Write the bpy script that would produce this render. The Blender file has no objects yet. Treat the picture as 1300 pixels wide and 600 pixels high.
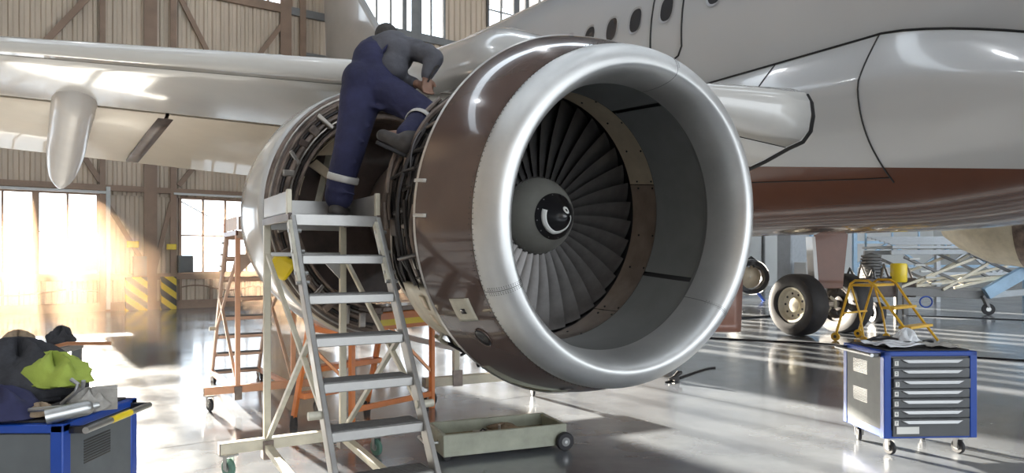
import bpy, math, random
from mathutils import Vector, Matrix
R = math.radians
PI = math.pi
C = bpy.context.scene.collection
CAMZ, F, YH = 1.46, 900.0, 328.0
V = Vector

def P(px, py, Y):                       # photo measurement -> place at depth Y
    return V(((px - 650) / F * Y, Y, CAMZ + (YH - py) / F * Y))
def G(py, px):                          # measurement of a point standing on the floor
    Y = F * CAMZ / (py - YH)
    return V(((px - 650) / F * Y, Y, 0))

# ------------------------------------------------------------------ materials
def nt(name):
    m = bpy.data.materials.new(name); m.use_nodes = True
    n = m.node_tree; b = n.nodes['Principled BSDF']
    return m, n, b
def mat(name, col, rough=.5, metal=0., coat=0., var=0., scale=6., rvar=0., bump=0., bscale=40., spec=.5, stretch=None, col2=None):
    m, n, b = nt(name)
    c = (*col, 1)
    b.inputs['Base Color'].default_value = c
    b.inputs['Roughness'].default_value = rough
    b.inputs['Metallic'].default_value = metal
    b.inputs['Coat Weight'].default_value = coat
    b.inputs['Coat Roughness'].default_value = .06
    b.inputs['Specular IOR Level'].default_value = spec
    tc = n.nodes.new('ShaderNodeTexCoord')
    mp = n.nodes.new('ShaderNodeMapping')
    n.links.new(tc.outputs['Object'], mp.inputs[0])
    if stretch: mp.inputs['Scale'].default_value = stretch
    if var or rvar or col2:
        nz = n.nodes.new('ShaderNodeTexNoise'); nz.inputs['Scale'].default_value = scale; nz.inputs['Detail'].default_value = 6
        nz.inputs['Roughness'].default_value = .6
        n.links.new(mp.outputs[0], nz.inputs[0])
        if var or col2:
            cr = n.nodes.new('ShaderNodeValToRGB')
            cr.color_ramp.elements[0].position = .3; cr.color_ramp.elements[1].position = .7
            k0 = [max(0, x * (1 - var)) for x in col]; k1 = [min(1, x * (1 + var)) for x in (col2 or col)]
            cr.color_ramp.elements[0].color = (*k0, 1); cr.color_ramp.elements[1].color = (*k1, 1)
            n.links.new(nz.outputs[0], cr.inputs[0]); n.links.new(cr.outputs[0], b.inputs['Base Color'])
        if rvar:
            mr = n.nodes.new('ShaderNodeMapRange')
            mr.inputs['To Min'].default_value = max(.02, rough - rvar); mr.inputs['To Max'].default_value = rough + rvar
            mr.inputs['From Min'].default_value = .3; mr.inputs['From Max'].default_value = .7
            n.links.new(nz.outputs[0], mr.inputs[0]); n.links.new(mr.outputs[0], b.inputs['Roughness'])
    if bump:
        n2 = n.nodes.new('ShaderNodeTexNoise'); n2.inputs['Scale'].default_value = bscale; n2.inputs['Detail'].default_value = 4
        n.links.new(mp.outputs[0], n2.inputs[0])
        bp = n.nodes.new('ShaderNodeBump'); bp.inputs['Strength'].default_value = bump; bp.inputs['Distance'].default_value = .02
        n.links.new(n2.outputs[0], bp.inputs['Height']); n.links.new(bp.outputs[0], b.inputs['Normal'])
    return m

M = {}
M['silver'] = mat('brushed lip metal', (.68, .68, .67), .44, .8, 0, var=.10, scale=3, rvar=.07, bump=.012, bscale=3)
M['brown'] = mat('brown cowl paint', (.108, .070, .058), .16, 0, 1., var=.12, scale=2)
M['brown'].node_tree.nodes['Principled BSDF'].inputs['Coat Roughness'].default_value = .02
M['edge'] = mat('cowl edge metal', (.7, .68, .65), .3, .8)
M['white'] = mat('white aircraft paint', (.55, .55, .54), .22, 0, .6, var=.06, scale=1.2, rvar=.05)
M['wingpaint'] = mat('wing paint', (.60, .585, .555), .17, 0, .9, var=.06, scale=1.0, rvar=.05, bump=.02, bscale=1.6)
M['fairingpaint'] = mat('canoe paint', (.58, .55, .52), .36, 0, .25, var=.06, scale=2)
M['peachalu'] = mat('warm ladder metal', (.62, .46, .36), .45, .3, 0, var=.12, scale=8)
M['cream'] = mat('flap underside paint', (.60, .52, .41), .45, 0, .15, var=.06, scale=1.5)
M['liner'] = mat('acoustic liner', (.20, .205, .20), .42, .1, .25, var=.08, scale=5)
M['linerband'] = mat('liner front band', (.27, .275, .27), .4, .2, .2, var=.06)
M['casecream'] = mat('fan case cream panel', (.62, .52, .38), .45, 0, .2, var=.1, scale=8)
M['casetan'] = mat('fan case tan panel', (.32, .245, .19), .4, .1, .3, var=.25, scale=5)
M['blade'] = mat('titanium blade', (.125, .118, .115), .36, .7, 0, var=.22, scale=9, rvar=.08)
M['hub'] = mat('spinner paint', (.27, .265, .24), .42, .3, .15, var=.1, scale=6)
M['black'] = mat('black gloss', (.012, .011, .013), .28, 0, .5)
M['rubber'] = mat('tyre rubber', (.022, .021, .024), .62, 0, 0, var=.3, scale=8, bump=.05)
M['dark'] = mat('dark machinery', (.035, .03, .028), .45, .4, 0, var=.5, scale=15, rvar=.15)
M['darkbrown'] = mat('dark brown composite', (.085, .058, .048), .5, .1, .1, var=.4, scale=4, bump=.1, bscale=12)
M['ductframe'] = mat('duct frame', (.20, .155, .13), .42, .3, .1, var=.5, scale=7, rvar=.12, bump=.15, bscale=14)
M['pipe'] = mat('steel pipe', (.42, .38, .34), .3, .85, 0, var=.3, scale=10)
M['pipedark'] = mat('dark pipe', (.06, .055, .055), .35, .7, 0, var=.3, scale=10)
M['boxcream'] = mat('cream component', (.52, .49, .40), .45, .1, .1, var=.2, scale=8)
M['alu'] = mat('ladder aluminium', (.36, .35, .335), .40, .65, 0, var=.12, scale=8, rvar=.08)
M['tread'] = mat('ribbed tread', (.13, .125, .12), .5, .6, 0, var=.3, scale=30, stretch=(1, 20, 1))
M['basecream'] = mat('cream painted steel', (.60, .55, .43), .45, 0, .1, var=.15, scale=6)
M['orange'] = mat('orange painted steel', (.72, .235, .07), .42, 0, .2, var=.12, scale=6)
M['peach'] = mat('peach painted steel', (.74, .38, .22), .45, 0, .1, var=.1, scale=6)
M['yellow'] = mat('yellow painted steel', (.78, .46, .03), .4, 0, .2, var=.1, scale=6)
M['yellowplastic'] = mat('yellow plastic', (.85, .62, .02), .4, 0, .2, var=.04)
M['blue'] = mat('blue trolley enamel', (.006, .055, .33), .42, 0, .08, var=.1, scale=5)
M['drawer'] = mat('charcoal drawer', (.065, .068, .072), .4, .1, .2, var=.1, scale=5)
M['panelgrey'] = mat('grey side panel', (.12, .13, .135), .62, 0, 0, var=.12, spec=.25, scale=5)
M['handle'] = mat('aluminium handle', (.36, .36, .36), .4, .8)
M['paper'] = mat('white label', (.75, .75, .72), .6)
M['ink'] = mat('black ink', (.01, .01, .01), .6)
M['green'] = mat('green castor rubber', (.12, .24, .19), .5, 0, 0, var=.2)
M['steel'] = mat('zinc steel', (.45, .45, .44), .35, .9, 0, var=.15, scale=12)
M['navy'] = mat('navy workwear', (.021, .022, .064), .85, 0, 0, var=.28, scale=7, bump=1.0, bscale=6)
M['greyshirt'] = mat('grey shirt', (.085, .085, .10), .85, 0, 0, var=.22, scale=7, bump=1.0, bscale=7)
M['reflect'] = mat('reflective band', (.55, .53, .50), .45, .2, 0, var=.1)
M['skin'] = mat('skin', (.27, .155, .11), .5, 0, 0, var=.08)
M['hair'] = mat('dark hair', (.035, .03, .028), .7, 0, 0, var=.4, scale=40, bump=.4)
M['boot'] = mat('dusty work boot', (.05, .042, .038), .6, 0, 0, var=.4, scale=15)
M['glove'] = mat('work glove', (.16, .11, .08), .8, 0, 0, var=.3, scale=25)
M['hivis'] = mat('hi-vis green cloth', (.30, .37, .06), .8, 0, 0, var=.15, bump=.3, bscale=20)
M['blackcloth'] = mat('black cloth', (.03, .03, .035), .85, 0, 0, var=.4, scale=18, bump=.4, bscale=22)
M['ragtan'] = mat('tan rag', (.28, .21, .14), .9, 0, 0, var=.35, scale=14, bump=.5, bscale=22)
M['raggrey'] = mat('grey rag', (.36, .34, .31), .9, 0, 0, var=.2, scale=14, bump=.5, bscale=22)
M['traywood'] = mat('dusty tray bed', (.26, .21, .12), .8, 0, 0, var=.5, scale=12, bump=.5, bscale=20)
M['dollygrey'] = mat('pale green grey steel', (.36, .37, .29), .45, 0, .2, var=.18, scale=6)
M['copper'] = mat('copper tube', (.45, .22, .12), .35, .8)
M['plasticfilm'] = mat('crumpled film', (.75, .77, .80), .18, 0, .6, bump=.6, bscale=30)
M['clad'] = mat('corrugated cladding', (.58, .47, .36), .6, 0, .05, var=.16, scale=1.2, stretch=(1, 1, .25))
M['frame'] = mat('red-brown wall steel', (.27, .175, .12), .6, 0, .05, var=.25, scale=1.5)
M['greyframe'] = mat('grey steel frame', (.19, .19, .19), .6, 0, 0, var=.2, scale=1.5)
M['palepanel'] = mat('pale wall panel', (.60, .61, .60), .6, 0, 0, var=.05, scale=.5)
M['cabinet'] = mat('light grey cabinet', (.42, .45, .48), .5, 0, .1, var=.08)
M['lightblue'] = mat('light blue steel', (.30, .46, .62), .45, 0, .1, var=.15, scale=3)
M['ceil'] = mat('roof sheeting', (.20, .20, .21), .7, 0, 0, var=.1)
M['copperbrown'] = mat('coppery brown paint', (.17, .07, .042), .42, .1, .25, var=.15, scale=2)
M['wheelrim'] = mat('cream wheel rim', (.62, .58, .46), .4, .1, .1, var=.1, scale=10)
M['seal'] = mat('black seal', (.012, .012, .013), .6)
M['winglass'] = mat('dark cabin window', (.05, .05, .055), .12, 0, 1.)
M['winreveal'] = mat('window reveal', (.40, .40, .41), .3, .2, .3)

def glass_mat():                       # thin clear pane: lets daylight through, mirrors a little
    m, n, b = nt('clear window glass')
    n.nodes.remove(b)
    tr = n.nodes.new('ShaderNodeBsdfTransparent'); tr.inputs[0].default_value = (.96, .98, 1, 1)
    gl = n.nodes.new('ShaderNodeBsdfGlossy'); gl.inputs['Roughness'].default_value = .05
    fr = n.nodes.new('ShaderNodeFresnel'); fr.inputs[0].default_value = 1.3
    mx = n.nodes.new('ShaderNodeMixShader')
    n.links.new(fr.outputs[0], mx.inputs[0]); n.links.new(tr.outputs[0], mx.inputs[1]); n.links.new(gl.outputs[0], mx.inputs[2])
    n.links.new(mx.outputs[0], n.nodes['Material Output'].inputs[0])
    return m
M['glass'] = glass_mat()

def livery():                           # white above, coppery brown below a slanting paint line (airframe coordinates)
    m, n, b = nt('two-tone livery')
    tc = n.nodes.new('ShaderNodeTexCoord'); sx = n.nodes.new('ShaderNodeSeparateXYZ')
    n.links.new(tc.outputs['Object'], sx.inputs[0])
    a = n.nodes.new('ShaderNodeMath'); a.operation = 'MULTIPLY_ADD'; a.inputs[1].default_value = -LIV[1]
    n.links.new(sx.outputs['Y'], a.inputs[0]); n.links.new(sx.outputs['Z'], a.inputs[2])
    g = n.nodes.new('ShaderNodeMath'); g.operation = 'GREATER_THAN'; g.inputs[1].default_value = LIV[0]
    n.links.new(a.outputs[0], g.inputs[0])
    nz = n.nodes.new('ShaderNodeTexNoise'); nz.inputs['Scale'].default_value = 1.1; nz.inputs['Detail'].default_value = 5
    n.links.new(tc.outputs['Object'], nz.inputs[0])
    c1 = n.nodes.new('ShaderNodeValToRGB'); c1.color_ramp.elements[0].color = (.10, .038, .022, 1); c1.color_ramp.elements[1].color = (.16, .066, .038, 1)
    c2 = n.nodes.new('ShaderNodeValToRGB'); c2.color_ramp.elements[0].color = (.50, .51, .52, 1); c2.color_ramp.elements[1].color = (.56, .57, .58, 1)
    n.links.new(nz.outputs[0], c1.inputs[0]); n.links.new(nz.outputs[0], c2.inputs[0])
    mx = n.nodes.new('ShaderNodeMix'); mx.data_type = 'RGBA'
    n.links.new(g.outputs[0], mx.inputs[0]); n.links.new(c1.outputs[0], mx.inputs[6]); n.links.new(c2.outputs[0], mx.inputs[7])
    n.links.new(mx.outputs[2], b.inputs['Base Color'])
    b.inputs['Roughness'].default_value = .24; b.inputs['Coat Weight'].default_value = .7; b.inputs['Coat Roughness'].default_value = .07
    n2 = n.nodes.new('ShaderNodeTexNoise'); n2.inputs['Scale'].default_value = 1.3; n2.inputs['Detail'].default_value = 1
    n.links.new(tc.outputs['Object'], n2.inputs[0])
    bp = n.nodes.new('ShaderNodeBump'); bp.inputs['Strength'].default_value = .12; bp.inputs['Distance'].default_value = .03
    n.links.new(n2.outputs[0], bp.inputs['Height']); n.links.new(bp.outputs[0], b.inputs['Normal']); n.links.new(bp.outputs[0], b.inputs['Coat Normal'])
    return m
LIV = (2.30, .104)
M['livery'] = livery()

def hazard():
    m, n, b = nt('yellow black hazard stripes')
    tc = n.nodes.new('ShaderNodeTexCoord'); wv = n.nodes.new('ShaderNodeTexWave'); wv.bands_direction = 'DIAGONAL'
    wv.inputs['Scale'].default_value = 1.6
    mp = n.nodes.new('ShaderNodeMapping'); mp.inputs['Scale'].default_value = (1, 0, 1)
    n.links.new(tc.outputs['Object'], mp.inputs[0]); n.links.new(mp.outputs[0], wv.inputs[0])
    cr = n.nodes.new('ShaderNodeValToRGB'); cr.color_ramp.interpolation = 'CONSTANT'
    cr.color_ramp.elements[0].color = (.03, .025, .02, 1); cr.color_ramp.elements[1].position = .5; cr.color_ramp.elements[1].color = (.72, .5, .03, 1)
    n.links.new(wv.outputs[0], cr.inputs[0]); n.links.new(cr.outputs[0], b.inputs['Base Color'])
    return m
M['hazard'] = hazard()

def floor_mat():
    m, n, b = nt('polished hangar floor')
    tc = n.nodes.new('ShaderNodeTexCoord')
    nz = n.nodes.new('ShaderNodeTexNoise'); nz.inputs['Scale'].default_value = .9; nz.inputs['Detail'].default_value = 9; nz.inputs['Roughness'].default_value = .62
    n.links.new(tc.outputs['Object'], nz.inputs[0])
    cr = n.nodes.new('ShaderNodeValToRGB'); cr.color_ramp.elements[0].position = .35; cr.color_ramp.elements[1].position = .68
    cr.color_ramp.elements[0].color = (.125, .135, .155, 1); cr.color_ramp.elements[1].color = (.215, .23, .25, 1)
    n.links.new(nz.outputs[0], cr.inputs[0])
    # slab joints
    mp = n.nodes.new('ShaderNodeMapping'); mp.inputs['Rotation'].default_value = (0, 0, R(-36))
    n.links.new(tc.outputs['Object'], mp.inputs[0])
    br = n.nodes.new('ShaderNodeTexBrick'); br.offset = 0; br.inputs['Scale'].default_value = 1
    br.inputs['Brick Width'].default_value = 6; br.inputs['Row Height'].default_value = 6; br.inputs['Mortar Size'].default_value = .012
    br.inputs['Color1'].default_value = (1, 1, 1, 1); br.inputs['Color2'].default_value = (1, 1, 1, 1); br.inputs['Mortar'].default_value = (.25, .25, .25, 1)
    n.links.new(mp.outputs[0], br.inputs[0])
    mx = n.nodes.new('ShaderNodeMix'); mx.data_type = 'RGBA'; mx.blend_type = 'MULTIPLY'; mx.inputs[0].default_value = 1
    n.links.new(cr.outputs[0], mx.inputs[6]); n.links.new(br.outputs[0], mx.inputs[7]); n.links.new(mx.outputs[2], b.inputs['Base Color'])
    mr = n.nodes.new('ShaderNodeMapRange'); mr.inputs['From Min'].default_value = .35; mr.inputs['From Max'].default_value = .65
    mr.inputs['To Min'].default_value = .12; mr.inputs['To Max'].default_value = .26
    n.links.new(nz.outputs[0], mr.inputs[0]); n.links.new(mr.outputs[0], b.inputs['Roughness'])
    b.inputs['Specular IOR Level'].default_value = .9
    b.inputs['Coat Weight'].default_value = .3; b.inputs['Coat Roughness'].default_value = .1
    n3 = n.nodes.new('ShaderNodeTexNoise'); n3.inputs['Scale'].default_value = 2.5; n3.inputs['Detail'].default_value = 3
    n.links.new(tc.outputs['Object'], n3.inputs[0])
    bp = n.nodes.new('ShaderNodeBump'); bp.inputs['Strength'].default_value = .10; bp.inputs['Distance'].default_value = .01
    n.links.new(n3.outputs[0], bp.inputs['Height']); n.links.new(bp.outputs[0], b.inputs['Normal'])
    return m
M['floor'] = floor_mat()

# ------------------------------------------------------------------ object helpers
W = {}                                  # world matrices of what is built so far
def props(o, label=None, cat=None, group=None, kind=None):
    for k, v in (('label', label), ('category', cat), ('group', group), ('kind', kind)):
        if v: o[k] = v
    return o
def emp(name, loc=(0, 0, 0), rz=0., label=None, cat=None, group=None):
    o = bpy.data.objects.new(name, None); C.objects.link(o)
    o.empty_display_size = .2
    o.location = loc; o.rotation_euler = (0, 0, rz)
    W[o.name] = Matrix.Translation(V(loc)) @ Matrix.Rotation(rz, 4, 'Z')
    return props(o, label, cat, group)
def place(o, loc, rz=0.):
    o.location = loc; o.rotation_euler = (0, 0, rz)
def copy_tree(o, parent=None):
    c = o.copy(); C.objects.link(c)
    if parent: c.parent = parent
    for ch in list(o.children): copy_tree(ch, c)
    return c

class MB:
    def __init__(s, T=None): s.v = []; s.f = []; s.T = T or Matrix.Identity(4)
    def add(s, vs, fs):
        n = len(s.v); s.v += [s.T @ V(v) for v in vs]; s.f += [tuple(i + n for i in f) for f in fs]; return s
    def box(s, c, d, rot=None, taper=1.):
        c = V(c); hx, hy, hz = [x / 2 for x in d]; vs = []
        for z in (-1, 1):
            k = taper if z > 0 else 1
            for x, y in ((-1, -1), (1, -1), (1, 1), (-1, 1)):
                p = V((x * hx * k, y * hy * k, z * hz))
                if rot is not None: p = rot @ p
                vs.append(c + p)
        return s.add(vs, [(3, 2, 1, 0), (4, 5, 6, 7), (0, 1, 5, 4), (1, 2, 6, 5), (2, 3, 7, 6), (3, 0, 4, 7)])
    def bar(s, p, q, w, h, up=(0, 0, 1)):
        p, q = V(p), V(q); d = (q - p).normalized(); u = V(up)
        if abs(d.dot(u)) > .98: u = V((0, 1, 0))
        x = d.cross(u).normalized(); y = x.cross(d).normalized(); vs = []
        for o in (p, q):
            for a, b in ((-1, -1), (1, -1), (1, 1), (-1, 1)): vs.append(o + x * a * w / 2 + y * b * h / 2)
        return s.add(vs, [(0, 1, 2, 3), (7, 6, 5, 4), (0, 4, 5, 1), (1, 5, 6, 2), (2, 6, 7, 3), (3, 7, 4, 0)])
    def tube(s, pts, r, n=8, cap=True, flat=1.):
        pts = [V(p) for p in pts]; rs = r if isinstance(r, (list, tuple)) else [r] * len(pts); m = len(pts)
        vs = []; up = None
        for i, p in enumerate(pts):
            d = (pts[min(i + 1, m - 1)] - pts[max(i - 1, 0)])
            d = d.normalized() if d.length > 1e-9 else V((0, 0, 1))
            if up is None:
                up = V((0, 0, 1)) if abs(d.z) < .9 else V((1, 0, 0))
            x = d.cross(up).normalized(); up = x.cross(d).normalized()
            for k in range(n):
                a = 2 * PI * k / n
                vs.append(p + (x * math.cos(a) + up * math.sin(a) * flat) * rs[i])
        fs = [(i * n + k, i * n + (k + 1) % n, (i + 1) * n + (k + 1) % n, (i + 1) * n + k) for i in range(m - 1) for k in range(n)]
        if cap: fs += [tuple(range(n - 1, -1, -1)), tuple((m - 1) * n + k for k in range(n))]
        return s.add(vs, fs)
    def lathe(s, prof, n=48, A=None, a0=0., a1=2 * PI, close=True):
        """prof (y, r) about the local Y axis (angle 0 = +X, 90 deg = +Z); A optional matrix."""
        full = abs(a1 - a0 - 2 * PI) < 1e-6; m = n if full else n + 1; vs = []
        for (y, r) in prof:
            for k in range(m):
                a = a0 + (a1 - a0) * k / n; p = V((r * math.cos(a), y, r * math.sin(a)))
                vs.append(A @ p if A is not None else p)
        fs = []
        for i in range(len(prof) - 1):
            for k in range(n):
                k2 = (k + 1) % m
                fs.append((i * m + k, i * m + k2, (i + 1) * m + k2, (i + 1) * m + k))
        return s.add(vs, fs)
    def disc(s, c, ax, r, h, n=24):
        c = V(c); ax = V(ax).normalized()
        return s.tube([c - ax * h / 2, c + ax * h / 2], r, n)
    def ball(s, c, r, n=10, sc=(1, 1, 1), rot=None):
        vs = []; fs = []
        for i in range(n + 1):
            th = PI * i / n
            for k in range(2 * n):
                a = PI * k / n
                p = V((math.sin(th) * math.cos(a) * sc[0], math.sin(th) * math.sin(a) * sc[1], math.cos(th) * sc[2])) * r
                if rot is not None: p = rot @ p
                vs.append(V(c) + p)
        m = 2 * n
        for i in range(n):
            for k in range(m): fs.append((i * m + k, (i + 1) * m + k, (i + 1) * m + (k + 1) % m, i * m + (k + 1) % m))
        return s.add(vs, fs)
    def grid(s, fn, nu, nv, cu=False, cv=False):
        vs = [fn(i / (nu - (0 if cu else 1)), j / (nv - (0 if cv else 1))) for i in range(nu) for j in range(nv)]
        fs = []
        for i in range(nu if cu else nu - 1):
            for j in range(nv if cv else nv - 1):
                i2, j2 = (i + 1) % nu, (j + 1) % nv
                fs.append((i * nv + j, i2 * nv + j, i2 * nv + j2, i * nv + j2))
        return s.add(vs, fs)
    def build(s, name, m, parent=None, bevel=0., solid=0., origin=None, smooth=True, label=None, cat=None, group=None, kind=None, sub=0, ang=38, off=0.):
        me = bpy.data.meshes.new(name)
        if parent is not None: Mi = W[parent.name].inverted()
        else:
            if origin is None:
                xs = [v.x for v in s.v]; ys = [v.y for v in s.v]; zs = [v.z for v in s.v]
                origin = ((min(xs) + max(xs)) / 2, (min(ys) + max(ys)) / 2, min(zs))
            Mi = Matrix.Translation(-V(origin))
        me.from_pydata([tuple(Mi @ v) for v in s.v], [], s.f)
        me.materials.append(M[m] if isinstance(m, str) else m)
        me.validate(); me.update()
        if smooth:
            me.polygons.foreach_set('use_smooth', [True] * len(me.polygons))
            me.set_sharp_from_angle(angle=R(ang))
        o = bpy.data.objects.new(name, me); C.objects.link(o)
        if parent is not None: o.parent = parent; W[o.name] = W[parent.name].copy()
        else: o.location = origin; W[o.name] = Matrix.Translation(V(origin))
        if solid:
            md = o.modifiers.new('solid', 'SOLIDIFY'); md.thickness = solid; md.offset = off
        if bevel:
            md = o.modifiers.new('bevel', 'BEVEL'); md.width = bevel; md.segments = 2; md.limit_method = 'ANGLE'
        if sub:
            md = o.modifiers.new('sub', 'SUBSURF'); md.levels = sub; md.render_levels = sub
        return props(o, label, cat, group, kind)

def text_mb(txt, size, T):
    cu = bpy.data.curves.new('t', 'FONT'); cu.body = txt; cu.size = size; cu.align_x = 'CENTER'; cu.align_y = 'CENTER'; cu.extrude = .0006
    o = bpy.data.objects.new('t', cu); C.objects.link(o)
    bpy.context.view_layer.update()
    me = bpy.data.meshes.new_from_object(o.evaluated_get(bpy.context.evaluated_depsgraph_get()))
    b = MB(T); b.add([v.co.copy() for v in me.vertices], [tuple(p.vertices) for p in me.polygons])
    bpy.data.objects.remove(o); bpy.data.curves.remove(cu); bpy.data.meshes.remove(me)
    return b
def frame4(o, x, y, z):
    m = Matrix.Identity(4)
    for i, c in enumerate((x, y, z, o)):
        for j in range(3): m[j][i] = c[j]
    return m
def crumple(name, m, c, size, seed, parent=None, rz=0., amp=.35, n=16, label=None, cat=None, group=None, sag=None):
    """a rumpled piece of cloth as a closed lump with folds"""
    rnd = random.Random(seed); ph = [(rnd.uniform(2, 6), rnd.uniform(0, 6), rnd.uniform(1, 5), rnd.uniform(0, 6), rnd.uniform(.3, 1)) for _ in range(6)]
    rot = Matrix.Rotation(rz, 3, 'Z'); b = MB(); vs = []; fs = []
    N, K = n, n * 2
    for i in range(N + 1):
        th = PI * i / N
        for k in range(K):
            a = 2 * PI * k / K
            q = sum(w * math.sin(f1 * a + p1 + 2 * math.sin(f2 * th + p2)) * math.sin(th) for f1, p1, f2, p2, w in [(round(x[0]), x[1], x[2], x[3], x[4]) for x in ph]) / 6
            r = 1 + amp * q * 2
            z = math.cos(th)
            z = z if z > 0 else z * .25
            p = V((math.sin(th) * math.cos(a) * r * size[0], math.sin(th) * math.sin(a) * r * size[1], (z * (1 + amp * math.sin(5 * a + 3 * th + seed)) * .8 + .25) * size[2]))
            p = rot @ p; p.z = max(p.z, .0)
            vs.append(V(c) + p)
    for i in range(N):
        for k in range(K): fs.append((i * K + k, (i + 1) * K + k, (i + 1) * K + (k + 1) % K, i * K + (k + 1) % K))
    b.add(vs, fs)
    return b.build(name, m, parent, label=label, cat=cat, group=group, ang=60)

# ------------------------------------------------------------------ camera, sky, sun
cam = bpy.data.cameras.new('camera'); co = bpy.data.objects.new('camera', cam); C.objects.link(co)
co.location = (0, 0, CAMZ); co.rotation_euler = (R(90), 0, 0)
cam.sensor_width = 36; cam.lens = F / 1300 * 36; cam.shift_y = (YH - 300) / 1300
cam.clip_end = 500; bpy.context.scene.camera = co
sc = bpy.context.scene
sc.view_settings.view_transform = 'Standard'; sc.view_settings.look = 'None'; sc.view_settings.gamma = 1; sc.view_settings.exposure = 0.12
sc.view_settings.use_curve_mapping = False
sc.cycles.use_denoising = True
sc.cycles.max_bounces = 8; sc.cycles.diffuse_bounces = 4; sc.cycles.glossy_bounces = 4; sc.cycles.transparent_max_bounces = 8
sc.cycles.sample_clamp_indirect = 4
wd = bpy.data.worlds.new('sky'); sc.world = wd; wd.use_nodes = True
bg = wd.node_tree.nodes['Background']; bg.inputs[0].default_value = (.88, .945, 1.0, 1); bg.inputs[1].default_value = 4.0
sl = bpy.data.lights.new('sun', 'SUN'); sl.energy = 95; sl.color = (1.0, .87, .70); sl.angle = R(.8)
so = bpy.data.objects.new('sun', sl); C.objects.link(so)
SUND = V((-.575, .818, math.tan(R(8.8)))).normalized()      # towards the sun
so.rotation_euler = SUND.to_track_quat('Z', 'Y').to_euler(); so.location = (-20, 40, 12)

# ------------------------------------------------------------------ frames of reference in the hangar
YAW = R(36)
U1 = V((math.cos(YAW), math.sin(YAW), 0)); U2 = V((-math.sin(YAW), math.cos(YAW), 0)); UZ = V((0, 0, 1))
A0 = V((5.31, 7.58, 0))
AF = frame4(A0, U1, U2, UZ)             # airframe: x across, y aft, z up
W0 = V((-7.9, 22.3, 0))
WF = frame4(W0, U1, U2, UZ)             # back wall: x along, y outwards, z up

# ------------------------------------------------------------------ hangar shell
K0, K1 = -18., 46.
b = MB(WF); b.box(((K0 + K1) / 2, -19, -.05), (K1 - K0, 60, .1)); b.build('floor', 'floor', kind='structure', smooth=False, origin=(0, 0, 0))
b = MB(WF); SKY = [(-9.0, .6), (-16.0, .7), (-24.0, .7)]; ya = 11.
for yc, hw in SKY + [(-49.6, .6)]:      # roof sheets; unseen skylight strips added to streak the fuselage with reflections
    b.box(((K0 + K1) / 2, (ya + yc + hw) / 2, 16.1), (K1 - K0, ya - yc - hw, .2)); ya = yc - hw
b.build('ceiling', 'ceil', kind='structure', smooth=False, origin=(0, 0, 16))
for i, (yc, hw) in enumerate(SKY):
    b = MB(WF); b.box(((K0 + K1) / 2, yc, 16.1), (K1 - K0, 2 * hw, .01)); b.build('window_%d' % (21 + i), 'glass', kind='structure', smooth=False)

def clad_fn(b, k0, k1, z0, z1, pitch=.24, dep=.05):
    n = max(1, round((k1 - k0) / pitch)); dk = (k1 - k0) / n; xs = []
    for i in range(n):
        a = k0 + i * dk
        xs += [(a, 0), (a + dk * .3, 0), (a + dk * .45, dep), (a + dk * .85, dep)]
    xs.append((k1, 0)); vs = []
    for z in (z0, z1):
        for (x, y) in xs: vs.append((x, y, z))
    m = len(xs)
    b.add(vs, [(i, i + 1, m + i + 1, m + i) for i in range(m - 1)])
    # back skin keeps daylight out and gives the wall its thickness
    b.add([(k0, .12, z0), (k1, .12, z0), (k1, .12, z1), (k0, .12, z1)], [(3, 2, 1, 0)])
    b.add([(k0, 0, z0), (k1, 0, z0), (k1, .12, z0), (k0, .12, z0), (k0, 0, z1), (k1, 0, z1), (k1, .12, z1), (k0, .12, z1)], [(0, 1, 2, 3), (7, 6, 5, 4), (0, 3, 7, 4), (1, 5, 6, 2)])

LOW = [(-16.2, -12.0), (-11.0, -8.9), (-8.75, -4.45), (-2.35, .2), (2.4, 5.2), (5.7, 9.6), (12.0, 15.6)]
HIGH = [(-15, -10.5), (-3.4, .95), (3.4, 6.65), (8.6, 12.4), (14.5, 18.4), (20.5, 24.5)]
ZL0, ZL1, ZH0, ZH1 = 1.04, 3.25, 9.55, 12.6
KP = 19.0                               # beyond here the wall is pale sheet, not corrugated
b = MB(WF)
clad_fn(b, K0, KP, 0, ZL0); clad_fn(b, K0, KP, ZL1, ZH0); clad_fn(b, K0, KP, ZH1, 16)
def gaps(ws, a, e):
    out = []; x = a
    for w0, w1 in ws:
        if w0 > e: break
        out.append((x, w0)); x = w1
    if x < e: out.append((x, e))
    return out
for a, e in gaps(LOW, K0, KP): clad_fn(b, a, e, ZL0, ZL1)
for a, e in gaps([w for w in HIGH if w[1] < KP], K0, KP): clad_fn(b, a, e, ZH0, ZH1)
b.build('wall_back', 'clad', kind='structure', smooth=False, origin=W0)
b = MB(WF); 
for a, e, z0, z1 in [(KP, K1, 0, ZH0), (KP, 20.5, ZH0, ZH1), (24.5, K1, ZH0, ZH1), (KP, K1, ZH1, 16)]:
    b.box(((a + e) / 2, .06, (z0 + z1) / 2), (e - a, .12, z1 - z0))
b.build('wall_back_pale', 'palepanel', kind='structure', smooth=False, origin=W0 + U1 * KP)
b = MB(WF); b.box((K0 - .1, -19, 8), (.2, 60, 16)); b.build('wall_left', 'clad', kind='structure', smooth=False)
b = MB(WF); b.box((K1 + .1, -19, 8), (.2, 60, 16)); b.build('wall_right', 'palepanel', kind='structure', smooth=False)

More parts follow.
